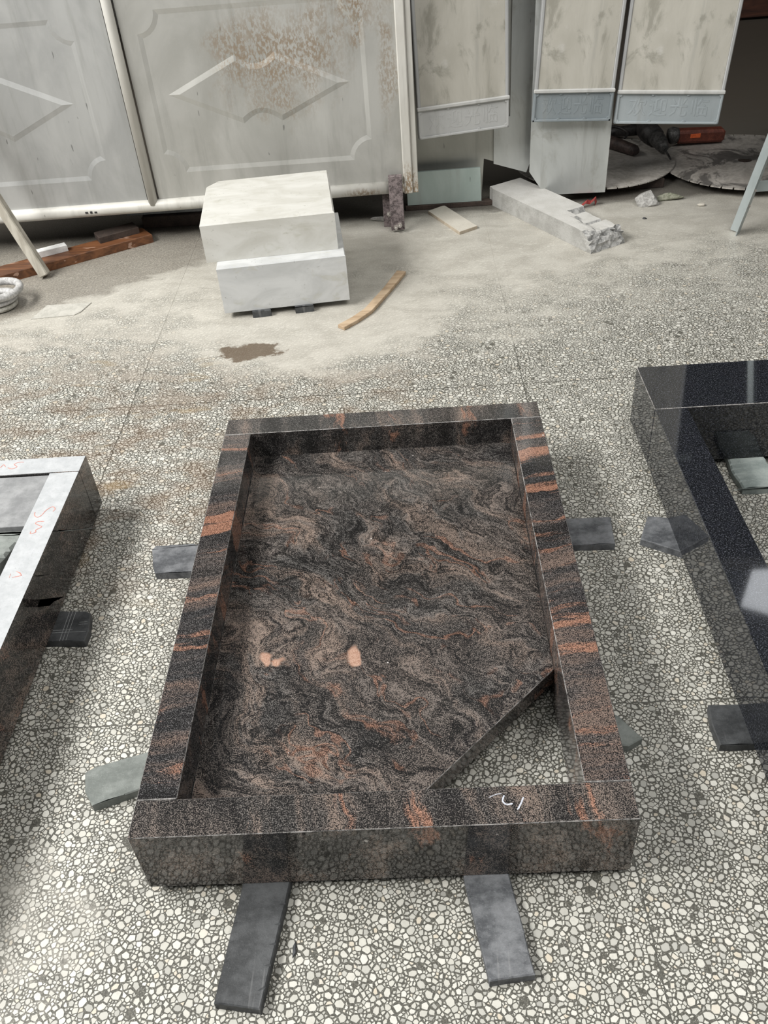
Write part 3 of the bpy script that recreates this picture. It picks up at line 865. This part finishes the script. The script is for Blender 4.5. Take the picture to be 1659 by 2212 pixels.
# ------------------------------------------------------------------ broken concrete post
def concrete_post():
    d = Vector((0.328, -0.573, 0)).normalized(); n = Vector((-d.y, d.x, 0))   # along, across
    o = Vector((0.446, 3.016, 0.0005)); Ln, Wd, Hh = 0.655, 0.165, 0.072
    nu, nv, nw = 44, 12, 5
    rr = random.Random(8)
    bm = B()
    from mathutils import noise as mn
    def P(u, v, w):
        x, y, z = u * Ln, v * Wd, w * Hh
        # three scallops broken out of the top edge towards the end
        for (cu, cv, ru, rv, dp) in ((0.69, 0.90, 0.055, 0.40, 0.020), (0.78, 0.80, 0.055, 0.42, 0.022), (0.885, 0.85, 0.085, 0.55, 0.016)):
            q = max(abs(u - cu) / ru, abs(v - cv) / rv)
            if w > 0.6 and q < 1: z -= dp * min(1, (1 - q) * 3.5) * ((w - 0.6) / 0.4)
        k = max(0.0, (u - 0.90) / 0.10)
        if k > 0:
            s = mn.noise(Vector((u * 9, v * 6, w * 4))) ; s2 = mn.noise(Vector((u * 25, v * 19, w * 11)))
            x += k * (0.020 * s + 0.010 * s2 - 0.030 * w + 0.012)
            z += (k * (0.012 * s2 - 0.014) if w > 0.6 else 0)
            y += k * 0.008 * s2
        # rounded corner at the far left end
        if u < 0.03: y = y if v > 0.15 else y + 0.006
        p = o + d * x + n * y + Vector((0, 0, max(0, z)))
        return p
    g = {}
    def V(i, j, k):
        if (i, j, k) not in g: g[(i, j, k)] = bm.verts.new(P(i / nu, j / nv, k / nw))
        return g[(i, j, k)]
    def F(vs, mi):
        f = bm.faces.new(vs); f.material_index = mi
    for i in range(nu):
        for j in range(nv):
            u, v = (i + .5) / nu, (j + .5) / nv
            br = 0
            if u > 0.95: br = 2
            F((V(i, j, nw), V(i + 1, j, nw), V(i + 1, j + 1, nw), V(i, j + 1, nw)), 2 if br else 1)
            F((V(i, j, 0), V(i, j + 1, 0), V(i + 1, j + 1, 0), V(i + 1, j, 0)), 0)
        for k in range(nw):
            F((V(i, 0, k), V(i + 1, 0, k), V(i + 1, 0, k + 1), V(i, 0, k + 1)), 0)
            F((V(i, nv, k), V(i, nv, k + 1), V(i + 1, nv, k + 1), V(i + 1, nv, k)), 0)
    for j in range(nv):
        for k in range(nw):
            F((V(0, j, k), V(0, j, k + 1), V(0, j + 1, k + 1), V(0, j + 1, k)), 0)
            F((V(nu, j, k), V(nu, j + 1, k), V(nu, j + 1, k + 1), V(nu, j, k + 1)), 2)
    bmesh.ops.recalc_face_normals(bm, faces=bm.faces)
    for f in bm.faces:
        f.normal_update()
        if f.material_index == 1 and f.normal.z < 0.86: f.material_index = 2
    return thing('concrete_post', bm, [M_CONC, M_CONC_TOP, M_CONC_BREAK], 'broken grey concrete post with rough chipped end, lying in front of the metal sheets', 'concrete post')


concrete_post()

bm = B(); prism(bm, [(0.185, 2.949), (0.301, 2.703), (0.376, 2.752), (0.256, 3.002)], 0.0005, 0.013, 0.0008)
for f in bm.faces:
    f.normal_update(); f.material_index = 0 if f.normal.z > 0.8 else 1
thing('floor_tile_offcut', bm, [M_TILE, M_TILE_EDGE], 'beige tile offcut lying flat left of the concrete post', 'tile')

# ------------------------------------------------------------------ sheet metal gate
YG = 2.815
gt = empty('metal_gate', (-0.92, 2.83, 0), 'big grey sheet-metal gate with pressed diamond patterns and cream frame', 'gate')
ZG1 = 1.62


def offset_loop(pts, d):
    """inset a CCW loop by d"""
    n = len(pts); out = []
    for i in range(n):
        a, b, c = Vector(pts[i - 1]), Vector(pts[i]), Vector(pts[(i + 1) % n])
        e1 = (b - a).normalized(); e2 = (c - b).normalized()
        n1 = Vector((-e1.y, e1.x)); n2 = Vector((-e2.y, e2.x))
        m = n1 + n2
        k = max(0.35, m.length_squared / 2)
        out.append(tuple(b + m * (d / k)))
    return out


def frame_loop(cx, cz, hw, hh, r):
    pts = []
    for (sx, sz, a0) in ((1, -1, 180), (1, 1, 270), (-1, 1, 0), (-1, -1, 90)):
        ccx, ccz = cx + sx * hw, cz + sz * hh
        for k in range(7):     # concave quarter round, listed so that the whole loop runs counter-clockwise
            a = R(a0 - 90 * k / 6)
            pts.append((ccx + r * math.cos(a), ccz + r * math.sin(a)))
    return pts


def diamond_loop(cx, cz, hw, hh, g, dip):
    """wide diamond whose top and bottom points are replaced by a curved dip"""
    top = []; bot = []
    for k in range(9):
        t = k / 8
        x = g * (1 - 2 * t); top.append((cx + x, cz + hh - dip * math.sin(math.pi * t)))
        bot.append((cx - x, cz - hh + dip * math.sin(math.pi * t)))
    return [(cx + hw, cz)] + top + [(cx - hw, cz)] + bot


def pressed_sheet(x0, x1, z0, z1, units):
    bm = B()
    def vv(loop, y): return [bm.verts.new((x, y, z)) for x, z in loop]
    def fill(loops, vls):
        flat = [v for l in vls for v in l]
        for t in tessellate_polygon([[Vector((x, z, 0)) for x, z in l] for l in loops]):
            try: bm.faces.new([flat[i] for i in t])
            except ValueError: pass
    def bridge(a, b):
        n = len(a)
        for i in range(n): bm.faces.new((a[i], a[(i + 1) % n], b[(i + 1) % n], b[i]))
    rect = [(x0, z0), (x1, z0), (x1, z1), (x0, z1)]
    vr = vv(rect, YG)
    outs, vouts = [], []
    for (cx, cz) in units:
        fo = frame_loop(cx, cz, 0.4085, 0.285, 0.074); fi = offset_loop(fo, 0.017)
        do = diamond_loop(cx, cz, 0.343, 0.120, 0.074, 0.034); di = offset_loop(do, 0.019)
        a, b = vv(fo, YG), vv(fi, YG + 0.0042)
        c, d = vv(do, YG + 0.0042), vv(di, YG - 0.0010)
        outs.append(fo); vouts.append(a)
        bridge(a, b); fill([fi, do], [b, c]); bridge(c, d); fill([di], [d])
    fill([rect] + outs, [vr] + vouts)
    bmesh.ops.recalc_face_normals(bm, faces=bm.faces)
    # face the yard
    if sum(f.normal.y * f.calc_area() for f in bm.faces) > 0: bmesh.ops.reverse_faces(bm, faces=bm.faces)
    ret = bmesh.ops.extrude_face_region(bm, geom=bm.faces[:])
    bmesh.ops.translate(bm, vec=(0, 0.0012, 0), verts=[v for v in ret['geom'] if isinstance(v, bmesh.types.BMVert)])
    bmesh.ops.recalc_face_normals(bm, faces=bm.faces)
    return bm


part('sheet_panel', pressed_sheet(-0.902, 0.092, 0.190, ZG1, [(-0.4345, 0.572), (-0.4345, 1.25)]), M_GATE_R, gt, 'right pressed sheet with rust stains')
part('sheet_panel', pressed_sheet(-1.95, -0.950, 0.185, ZG1, [(-1.4845, 0.566), (-1.4845, 1.25)]), M_GATE_L, gt)
bm = B(); tube(bm, [(-2.0, 2.812, 0.158), (0.09, 2.812, 0.172)], 0.0245, 12); part('bottom_rail', bm, M_GATE_FRAME, gt, smooth=True)
bm = B(); tube(bm, [(-2.0, 2.812, ZG1), (0.09, 2.812, ZG1)], 0.0245, 12); part('top_rail', bm, M_GATE_FRAME, gt, smooth=True)
bm = B(); tube(bm, [(-0.926, 2.806, 0.172), (-0.926, 2.806, ZG1)], 0.019, 12); part('mullion', bm, M_GATE_FRAME, gt, smooth=True)
bm = B()
box(bm, 0.088, 0.124, 2.790, 2.830, 0.148, ZG1 + 0.02, 0.004)
box(bm, 0.1245, 0.146, 2.800, 2.830, 0.148, ZG1 + 0.02, 0.002)
part('end_post', bm, M_GATE_FRAME, gt)
bm = B(); box(bm, -2.02, -1.97, 2.79, 2.83, 0.135, ZG1 + 0.02, 0.004); part('end_post', bm, M_GATE_FRAME, gt)
for x0 in (0.028, -1.93):
    bm = B()
    box(bm, x0, x0 + 0.055, 2.775, 2.782, 0.008, 0.225, 0.0015)
    box(bm, x0, x0 + 0.055, 2.782, 2.800, 0.218, 0.225, 0.001)
    fb = part('foot_bracket', bm, M_RUST, gt, 'rusted foot bracket')
    bm = B(); box(bm, x0 - 0.03, x0 + 0.012, 2.835, 2.842, 0.0, 0.155, 0.001); part('foot_bracket', bm, M_RUST, gt, 'rusted rear foot bracket')
    for (bx, by, bz) in ((x0 + 0.020, 2.765, 0.022), (x0 + 0.036, 2.765, 0.030), (x0 - 0.006, 2.826, 0.055)):
        bm = B(); tube(bm, [(bx, by + 0.012, bz), (bx, by + 0.002, bz)], 0.010, 6); tube(bm, [(bx, by + 0.002, bz), (bx, by - 0.010, bz)], 0.0055, 8)
        part('bolt', bm, M_BOLT, fb)
bm = B()
for i, (x, w_, h_) in enumerate(((-1.206, 0.012, 0.008), (-1.186, 0.010, 0.009), (-1.168, 0.011, 0.007))):
    box(bm, x, x + w_, 2.7874, 2.7882, 0.159, 0.159 + h_)
part('printed_mark', bm, M_INK, gt, 'small smudged black print')

# ------------------------------------------------------------------ sheets standing behind
def xz_prism(bm, poly, y0, y1, bev=0.0, mtx=None):
    """flat sheet given by an xz outline, y0 in front"""
    n0 = len(bm.verts)
    vs = prism(bm, [(x, z) for x, z in poly], -y1, -y0, bev)
    bm.verts.ensure_lookup_table()
    new = [v for v in bm.verts]
    for v in new[n0:]:
        x, y, z = v.co; v.co = (x, -z, y)
    bmesh.ops.recalc_face_normals(bm, faces=bm.faces)


bm = B(); xz_prism(bm, [(0.150, 0.001), (0.42, 0.001), (0.43, 0.175), (0.535, 0.14), (0.535, 1.70), (0.150, 1.70)], 3.064, 3.068)
thing('metal_sheet', bm, M_SHEET, 'dull grey-green metal sheet standing behind the hanging sign next to the gate', 'metal sheet')
bm = B(); xz_prism(bm, [(0.500, 0.145), (0.608, 0.110), (0.628, 0.165), (0.628, 1.74), (0.535, 1.74), (0.535, 0.34), (0.470, 0.34), (0.470, 0.155)], 3.052, 3.056)
thing('metal_strip', bm, M_SHEET2, 'pale galvanised upright strip between the first and second hanging signs', 'metal strip')
bm = B(); xz_prism(bm, [(0.675, 0.046), (0.925, 0.040), (0.928, 0.33), (0.928, 1.70), (0.612, 1.70), (0.607, 0.145)], 2.950, 2.953)
thing('metal_sheet', bm, M_SHEET2, 'pale metal sheet hanging low under the middle sign, beside the saw blades', 'metal sheet')
bm = B(); xz_prism(bm, [(0.10, 0.022), (0.415, 0.020), (0.410, 0.160), (0.10, 0.160)], 3.000, 3.012, 0.001)
thing('green_board', bm, M_BOARD_GREEN, 'pale green-grey board standing on edge right of the gate foot', 'board')
bm = B(); box(bm, 0.09, 0.50, 2.995, 3.03, 0.0005, 0.0205, 0.002)  # dark strip standing in for the shadow gap below the board
thing('shadow_gap_batten', bm, M_DARKBOARD, 'dark batten added for the shadow gap under the pale green-grey board', 'batten')
bm = B(); tube(bm, [(0.15, 2.815, 1.76), (1.50, 2.985, 1.76)], 0.02, 10)
rail = thing('hanging_rail', bm, M_STEEL, 'steel tube above the picture from which the signs hang', 'rail')

# ------------------------------------------------------------------ hanging panels
def text_mesh(body, size):
    cu = bpy.data.curves.new('t', 'FONT'); cu.body = body; cu.size = size; cu.extrude = 0.0003; cu.bevel_depth = 0.0003
    cu.align_x = 'CENTER'; cu.align_y = 'CENTER'; cu.space_character = 1.18; cu.resolution_u = 2
    o = bpy.data.objects.new('t', cu); COL.objects.link(o)
    bpy.context.view_layer.update()
    me = bpy.data.meshes.new_from_object(o.evaluated_get(bpy.context.evaluated_depsgraph_get()))
    bpy.data.objects.remove(o); bpy.data.curves.remove(cu)
    return me


TXT = text_mesh('\u6b22\u8fce\u5149\u4e34', 0.072)


def hanging_panel(loc, w, yaw, roll, plaque_m, label, ph=0.11):
    """panel local frame: x right, y back, z up, origin at the bottom middle of the plaque"""
    t = empty('hanging_sign', loc, label, 'sign', 'signs hanging on the rail', (0, roll, yaw))
    h = 1.69 - loc[2]
    bm = B(); box(bm, -w / 2 + 0.012, w / 2 - 0.012, 0.0, 0.016, ph, h, 0.002); part('sheet_face', bm, M_PANEL, t, local=True)
    for s in (-1, 1):
        bm = B(); box(bm, s * w / 2 - (0.013 if s > 0 else 0), s * w / 2 + (0.013 if s < 0 else 0), -0.004, 0.024, ph + 0.002, h, 0.003); part('edge_strip', bm, M_PANEL_EDGE, t, local=True)
    bm = B(); box(bm, -w / 2 - 0.002, w / 2 + 0.002, 0.002, 0.018, 0, ph, 0.002)
    pl = part('plaque', bm, plaque_m, t, local=True)
    bm = B()
    box(bm, -w / 2 - 0.003, w / 2 + 0.003, -0.010, 0.002, ph - 0.004, ph + 0.010, 0.003)
    part('moulding', bm, M_MOULD, pl, local=True)
    bm = B()
    b = 0.009
    box(bm, -w / 2, w / 2, -0.004, 0.003, 0.0, b, 0.002)
    box(bm, -w / 2, -w / 2 + b, -0.004, 0.003, 0.0, ph - 0.003, 0.002)
    box(bm, w / 2 - b, w / 2, -0.004, 0.003, 0.0, ph - 0.003, 0.002)
    for x in (-w / 6, w / 6):
        for z, sgn in ((b, 1), (ph - 0.006, -1)):
            tube(bm, [(x, 0.003, z), (x, -0.003, z)], 0.006, 6)
    for x in (-w / 2 + b, w / 2 - b):
        for z in (b, ph - 0.008):
            tube(bm, [(x, 0.003, z), (x, -0.003, z)], 0.008, 8)
    part('border', bm, plaque_m, pl, local=True)
    me = TXT.copy(); me.materials.clear(); me.materials.append(plaque_m)
    s = w / 0.40
    me.transform(Matrix.Translation((0, 0.0018, ph * 0.49)) @ Matrix.Diagonal((s, 1, 1, 1)) @ Matrix.Rotation(R(90), 4, 'X'))
    o = bpy.data.objects.new('raised_lettering', me); COL.objects.link(o); o.parent = pl
    bm = B(); tube(bm, [(0, 0.008, h), (0, 0.008, h + 0.055)], 0.004, 6); part('hook', bm, M_STEEL, t, local=True)
    return t


hanging_panel((0.338, 2.905, 0.330), 0.362, R(9), R(-1.2), M_PLAQ_A, 'dusty hanging sign with pale lettered plaque, the one next to the gate')
hanging_panel((0.757, 2.905, 0.346), 0.306, R(0), R(3.0), M_PLAQ_B, 'dusty hanging sign with dark blue-grey lettered plaque, between the other two signs')
hanging_panel((1.126, 2.895, 0.313), 0.398, R(-6), R(2.6), M_PLAQ_C, 'dusty hanging sign with light blue-grey lettered plaque, farthest from the gate', 0.115)

# ------------------------------------------------------------------ saw blades
def saw_blade(cx, cy, z, rad, ang0, label, m):
    t = empty('saw_blade', (cx, cy, z), label, 'saw blade', 'saw blades on the floor by the hanging signs')
    n = 46; pts = []
    for i in range(n):
        a = ang0 + 2 * math.pi * i / n; da = 2 * math.pi / n; s = 0.0032 / rad
        for k in range(3):
            q = a + s + (da - 2 * s) * k / 2; pts.append((rad * math.cos(q), rad * math.sin(q)))
        q = a + da - s; pts.append(((rad - 0.022) * math.cos(q + s * 0.5), (rad - 0.022) * math.sin(q + s * 0.5)))
        q = a + da + s; pts.append(((rad - 0.022) * math.cos(q - s * 0.5), (rad - 0.022) * math.sin(q - s * 0.5)))
    bore = [(0.03 * math.cos(-k * math.pi / 8), 0.03 * math.sin(-k * math.pi / 8)) for k in range(16)]
    holes = [bore]
    for a in (0.4, 2.5, 4.6):
        c = (0.18 * math.cos(a), 0.18 * math.sin(a)); holes.append([(c[0] + 0.007 * math.cos(-k * math.pi / 4), c[1] + 0.007 * math.sin(-k * math.pi / 4)) for k in range(8)])
    bm = B(); prism(bm, pts, 0, 0.005, 0, holes)
    part('disc', bm, m, t, local=True)
    return t


saw_blade(0.945, 3.308, 0.047, 0.348, 0.03, 'large toothed saw blade lying partly behind the low metal sheet', M_BLADE)
saw_blade(1.578, 3.200, 0.040, 0.352, 0.05, 'large toothed saw blade lying beside the galvanised stand leg', M_BLADE_OILY)
bm = B(); box(bm, 0.94, 1.20, 3.06, 3.42, 0.0005, 0.0395, 0.003)
thing('timber_block', bm, M_DARKBOARD, 'dark timber block propping up the saw blades', 'block')
bm = B(); box(bm, 1.50, 1.80, 3.05, 3.40, 0.0005, 0.0395, 0.003)
thing('timber_block', bm, M_DARKBOARD, 'dark timber block under the saw blade near the stand', 'block')

# ------------------------------------------------------------------ power tools on the blades
t = empty('angle_grinder', (1.36, 3.44, 0.0455), 'worn red-brown power tool with orange sticker lying on the saw blades', 'power tool')
bm = B(); beam(bm, (1.335, 3.45, 0.088), (1.555, 3.455, 0.080), 0.062, 0.058, 0.0, 0.012); part('motor_body', bm, M_TOOL_RED, t)
bm = B(); tube(bm, [(1.345, 3.45, 0.090), (1.320, 3.45, 0.092), (1.302, 3.45, 0.092)], [0.033, 0.038, 0.030], 12); part('gear_head', bm, M_TOOL_GREY, t, smooth=True)
bm = B(); box(bm, 1.395, 1.44, 3.418, 3.4215, 0.083, 0.101, 0.001); part('sticker', bm, M_ORANGE, t, 'orange sticker')
t = empty('power_drill', (1.24, 3.36, 0.0525), 'blackened power drill pointing forward on the saw blades', 'power tool')
bm = B(); tube(bm, [(1.215, 3.66, 0.10), (1.225, 3.50, 0.10), (1.235, 3.42, 0.10)], [0.040, 0.048, 0.042], 14); part('motor_body', bm, M_TOOL_BLACK, t, smooth=True)
bm = B(); tube(bm, [(1.235, 3.42, 0.100), (1.243, 3.37, 0.096), (1.250, 3.315, 0.086), (1.252, 3.295, 0.083)], [0.034, 0.034, 0.026, 0.012], 14); part('chuck', bm, M_TOOL_GREY, t, smooth=True)
bm = B(); tube(bm, [(1.252, 3.295, 0.082), (1.262, 3.225, 0.062)], 0.0045, 8); part('drill_bit', bm, M_TOOL_GREY, t)
bm = B(); tube(bm, [(1.20, 3.56, 0.095), (1.10, 3.58, 0.085), (1.02, 3.60, 0.080)], [0.026, 0.022, 0.020], 10); part('handle', bm, M_TOOL_BLACK, t, smooth=True)
t = empty('hand_grinder', (1.07, 3.42, 0.0525), 'dark brown cylindrical grinder next to the low metal sheet', 'power tool')
bm = B(); tube(bm, [(0.98, 3.53, 0.084), (1.06, 3.43, 0.080), (1.125, 3.325, 0.078), (1.132, 3.312, 0.078)], [0.030, 0.028, 0.024, 0.016], 14); part('motor_body', bm, simple('tool_brown', (0.030, 0.020, 0.017), (0.085, 0.058, 0.050), 30, 0.6), t, smooth=True)
bm = B(); tube(bm, smooth_pts([(1.02, 3.50, 0.116), (1.06, 3.52, 0.128), (1.10, 3.50, 0.122), (1.12, 3.46, 0.112), (1.10, 3.43, 0.102)]), 0.006, 6); part('power_lead', bm, M_TOOL_BLACK, t, smooth=True)

# ------------------------------------------------------------------ scraps on the floor
for (c, r, sd, m, nm, lb) in (((1.085, 2.900, 0.020), (0.075, 0.050, 0.042), 3, M_RUBBLE, 'stone_fragment', 'grey angular stone fragment under the edge of the saw blades'),
                              ((1.185, 2.925, 0.012), (0.065, 0.040, 0.024), 5, M_GREEN_SCRAP, 'stone_fragment', 'greenish grey flat fragment between the two saw blades'),
                              ((1.290, 2.830, 0.006), (0.020, 0.012, 0.010), 7, M_TILE, 'stone_fragment', 'small pinkish chip in front of the right saw blade'),
                              ((1.045, 2.735, 0.003), (0.010, 0.008, 0.006), 9, M_SLATE, 'stone_fragment', 'tiny dark chip on the floor beyond the concrete post'),
                              ((-0.005, 2.905, 0.010), (0.075, 0.016, 0.014), 12, M_RUBBLE, 'stone_fragment', 'flat grey fragment under the gate rail next to the rusted foot')):
    bm = B(); rock(bm, c, r, sd); thing(nm, bm, m, lb, 'fragment')
bm = B()
rr = random.Random(5)
cl = [(0.805, 2.880, 0.001), (0.835, 2.885, 0.022), (0.855, 2.90, 0.012), (0.872, 2.895, 0.030), (0.880, 2.91, 0.001)]
for i in range(len(cl) - 1):
    a, b = Vector(cl[i]), Vector(cl[i + 1]); o_ = Vector((0.012, 0.028, 0.004))
    v = [bm.verts.new(q) for q in (a, b, b + o_, a + o_)]; u = [bm.verts.new(q.co + Vector((0, 0, 0.002))) for q in v]
    bm.faces.new(v); bm.faces.new(list(reversed(u)))
    for k in range(4): bm.faces.new((v[k], v[(k + 1) % 4], u[(k + 1) % 4], u[k]))
bmesh.ops.recalc_face_normals(bm, faces=bm.faces)
thing('cloth_scrap', bm, M_RED, 'crumpled red scrap under the low metal sheet', 'scrap')

# ------------------------------------------------------------------ galvanised stand at the right
t = empty('metal_stand', (1.60, 2.35, 0), 'galvanised angle-iron stand whose leg enters at the right edge', 'stand')
def angle_leg(p0, p1, s=1):
    bm = B(); p0, p1 = Vector(p0), Vector(p1); d = p1 - p0
    q = d.to_track_quat('Z', 'Y').to_matrix().to_4x4()
    M = Matrix.Translation(p0) @ q
    box(bm, -0.018, 0.018, -0.0015, 0.0015, 0, d.length, 0.0005, M)
    box(bm, s * 0.018 - 0.0015, s * 0.018 + 0.0015, 0.0015, 0.036, 0, d.length, 0.0005, M)
    return bm


top = Vector((1.527, 2.385, 1.20))
part('leg', angle_leg((1.348, 2.527, 0.0), top), M_STEEL, t)
part('leg', angle_leg((2.10, 2.527, 0.0), (1.93, 2.385, 1.20), -1), M_STEEL, t)
part('leg', angle_leg((1.42, 1.83, 0.0), (1.54, 2.02, 1.20)), M_STEEL, t)
part('leg', angle_leg((2.10, 1.83, 0.0), (1.93, 2.02, 1.20), -1), M_STEEL, t)
bm = B(); box(bm, 1.38, 2.02, 2.512, 2.516, 0.165, 0.205, 0.001); part('brace', bm, M_STEEL, t)
bm = B(); box(bm, 1.47, 1.98, 1.96, 2.44, 1.20, 1.22, 0.003); part('stand_top', bm, M_STEEL, t)
for z in (0.115, 0.175):
    bm = B(); x = 1.348 + 0.179 * z / 1.2; y = 2.527 - 0.142 * z / 1.2
    tube(bm, [(x, y - 0.001, z), (x, y - 0.006, z)], 0.005, 8); part('bolt', bm, M_BOLT, t)

# ------------------------------------------------------------------ left side: pole, plank, offcuts
t_ = B()
beam(t_, (-1.352, 2.560, 0.010), (-1.90, 2.775, 1.52), 0.046, 0.036, R(28), 0.004)
thing('wooden_pole', t_, M_POLE, 'weathered pale wooden pole leaning against the gate at the left edge', 'pole')
bm = B(); v0 = Vector((-1.62, 2.458, 0)); d = Vector((0.655, 0.392, 0)).normalized(); n = Vector((-d.y, d.x, 0))
prism(bm, [tuple((v0 + d * a + n * b)[:2]) for a, b in ((0, 0), (0.752, 0), (0.745, 0.10), (0, 0.10))], 0.0005, 0.036, 0.003)
thing('wooden_plank', bm, M_PLANK, 'worn brown wooden plank lying on the floor under the gate', 'plank')
bm = B(); prism(bm, [tuple((v0 + d * a + n * b)[:2]) for a, b in ((0.545, 0.045), (0.715, 0.045), (0.715, 0.12), (0.545, 0.12))], 0.0365, 0.062, 0.002)
thing('board_offcut', bm, M_DARKBOARD, 'dark brown offcut lying on the far end of the brown plank', 'offcut')
bm = B(); prism(bm, [tuple((v0 + d * a + n * b)[:2]) for a, b in ((0.255, 0.070), (0.415, 0.062), (0.415, 0.098), (0.255, 0.104))], 0.0365, 0.062, 0.002)
thing('stone_offcut', bm, M_WHITEBLOCK, 'small white stone offcut lying on the brown plank', 'offcut')
bm = B(); xz_prism(bm, [(-1.115, 0.055), (-0.60, 0.050), (-0.60, 0.086), (-1.118, 0.093)], 3.02, 3.05, 0.002)
gb = thing('grey_board', bm, M_GREYBOARD, 'grey board on edge in the dark gap under the gate', 'board')
bm = B(); box(bm, -1.05, -0.62, 3.00, 3.08, 0.0005, 0.0495, 0.002)
thing('timber_block', bm, M_DARKBOARD, 'dark timber under the grey board behind the gate', 'block')


def ring(bm, c, R0, r, z, flat=1.0):
    n, k = 32, 10; vs = []
    for i in range(n):
        a = 2 * math.pi * i / n
        vs.append([bm.verts.new((c[0] + (R0 + r * math.cos(b)) * math.cos(a), c[1] + (R0 + r * math.cos(b)) * math.sin(a), z + flat * r * math.sin(b))) for b in [2 * math.pi * j / k for j in range(k)]])
    for i in range(n):
        for j in range(k):
            bm.faces.new((vs[i][j], vs[(i + 1) % n][j], vs[(i + 1) % n][(j + 1) % k], vs[i][(j + 1) % k]))
    bmesh.ops.recalc_face_normals(bm, faces=bm.faces)


for (cx, cy, R0, r_, z, fl, lb, m) in ((-1.452, 2.315, 0.052, 0.016, 0.0125, 0.75, 'pale worn ring, lowest of the stack at the left edge', M_RING_BASE),
                                       (-1.450, 2.318, 0.058, 0.016, 0.0370, 0.75, 'pale worn ring, middle of the stack at the left edge', M_RING),
                                       (-1.445, 2.325, 0.080, 0.014, 0.0640, 1.0, 'large grey ring on top of the stack at the left edge', M_RING)):
    bm = B(); ring(bm, (cx, cy), R0, r_, z, fl)
    thing('abrasive_ring', bm, m, lb, 'ring', 'stacked rings at the left edge', smooth=True)
bm = B(); prism(bm, [(-1.297, 2.194), (-1.140, 2.206), (-1.122, 2.226), (-1.10, 2.300), (-1.27, 2.30)], 0.0005, 0.0035, 0.0006)
thing('thin_plate', bm, M_DUSTPLATE, 'thin dust-covered plate lying on the floor near the rings', 'plate')

# ------------------------------------------------------------------ far dark bay: wooden crate
t = empty('wooden_crate', (3.15, 6.2, 0), 'dark red-brown wooden crate at the back of the dark bay', 'crate')
for k in range(4):
    bm = B(); box(bm, 2.35, 4.0, 6.0, 6.03, 0.02 + k * 0.19, 0.19 + k * 0.19, 0.004); part('plank', bm, M_DARKWOOD, t)
for x in (2.36, 3.9):
    bm = B(); box(bm, x, x + 0.09, 6.03, 6.40, 0.0005, 0.76, 0.004); part('post', bm, M_DARKWOOD, t)
bm = B(); box(bm, 2.33, 4.02, 5.98, 6.42, 0.762, 0.79, 0.004); part('lid', bm, M_DARKWOOD, t)
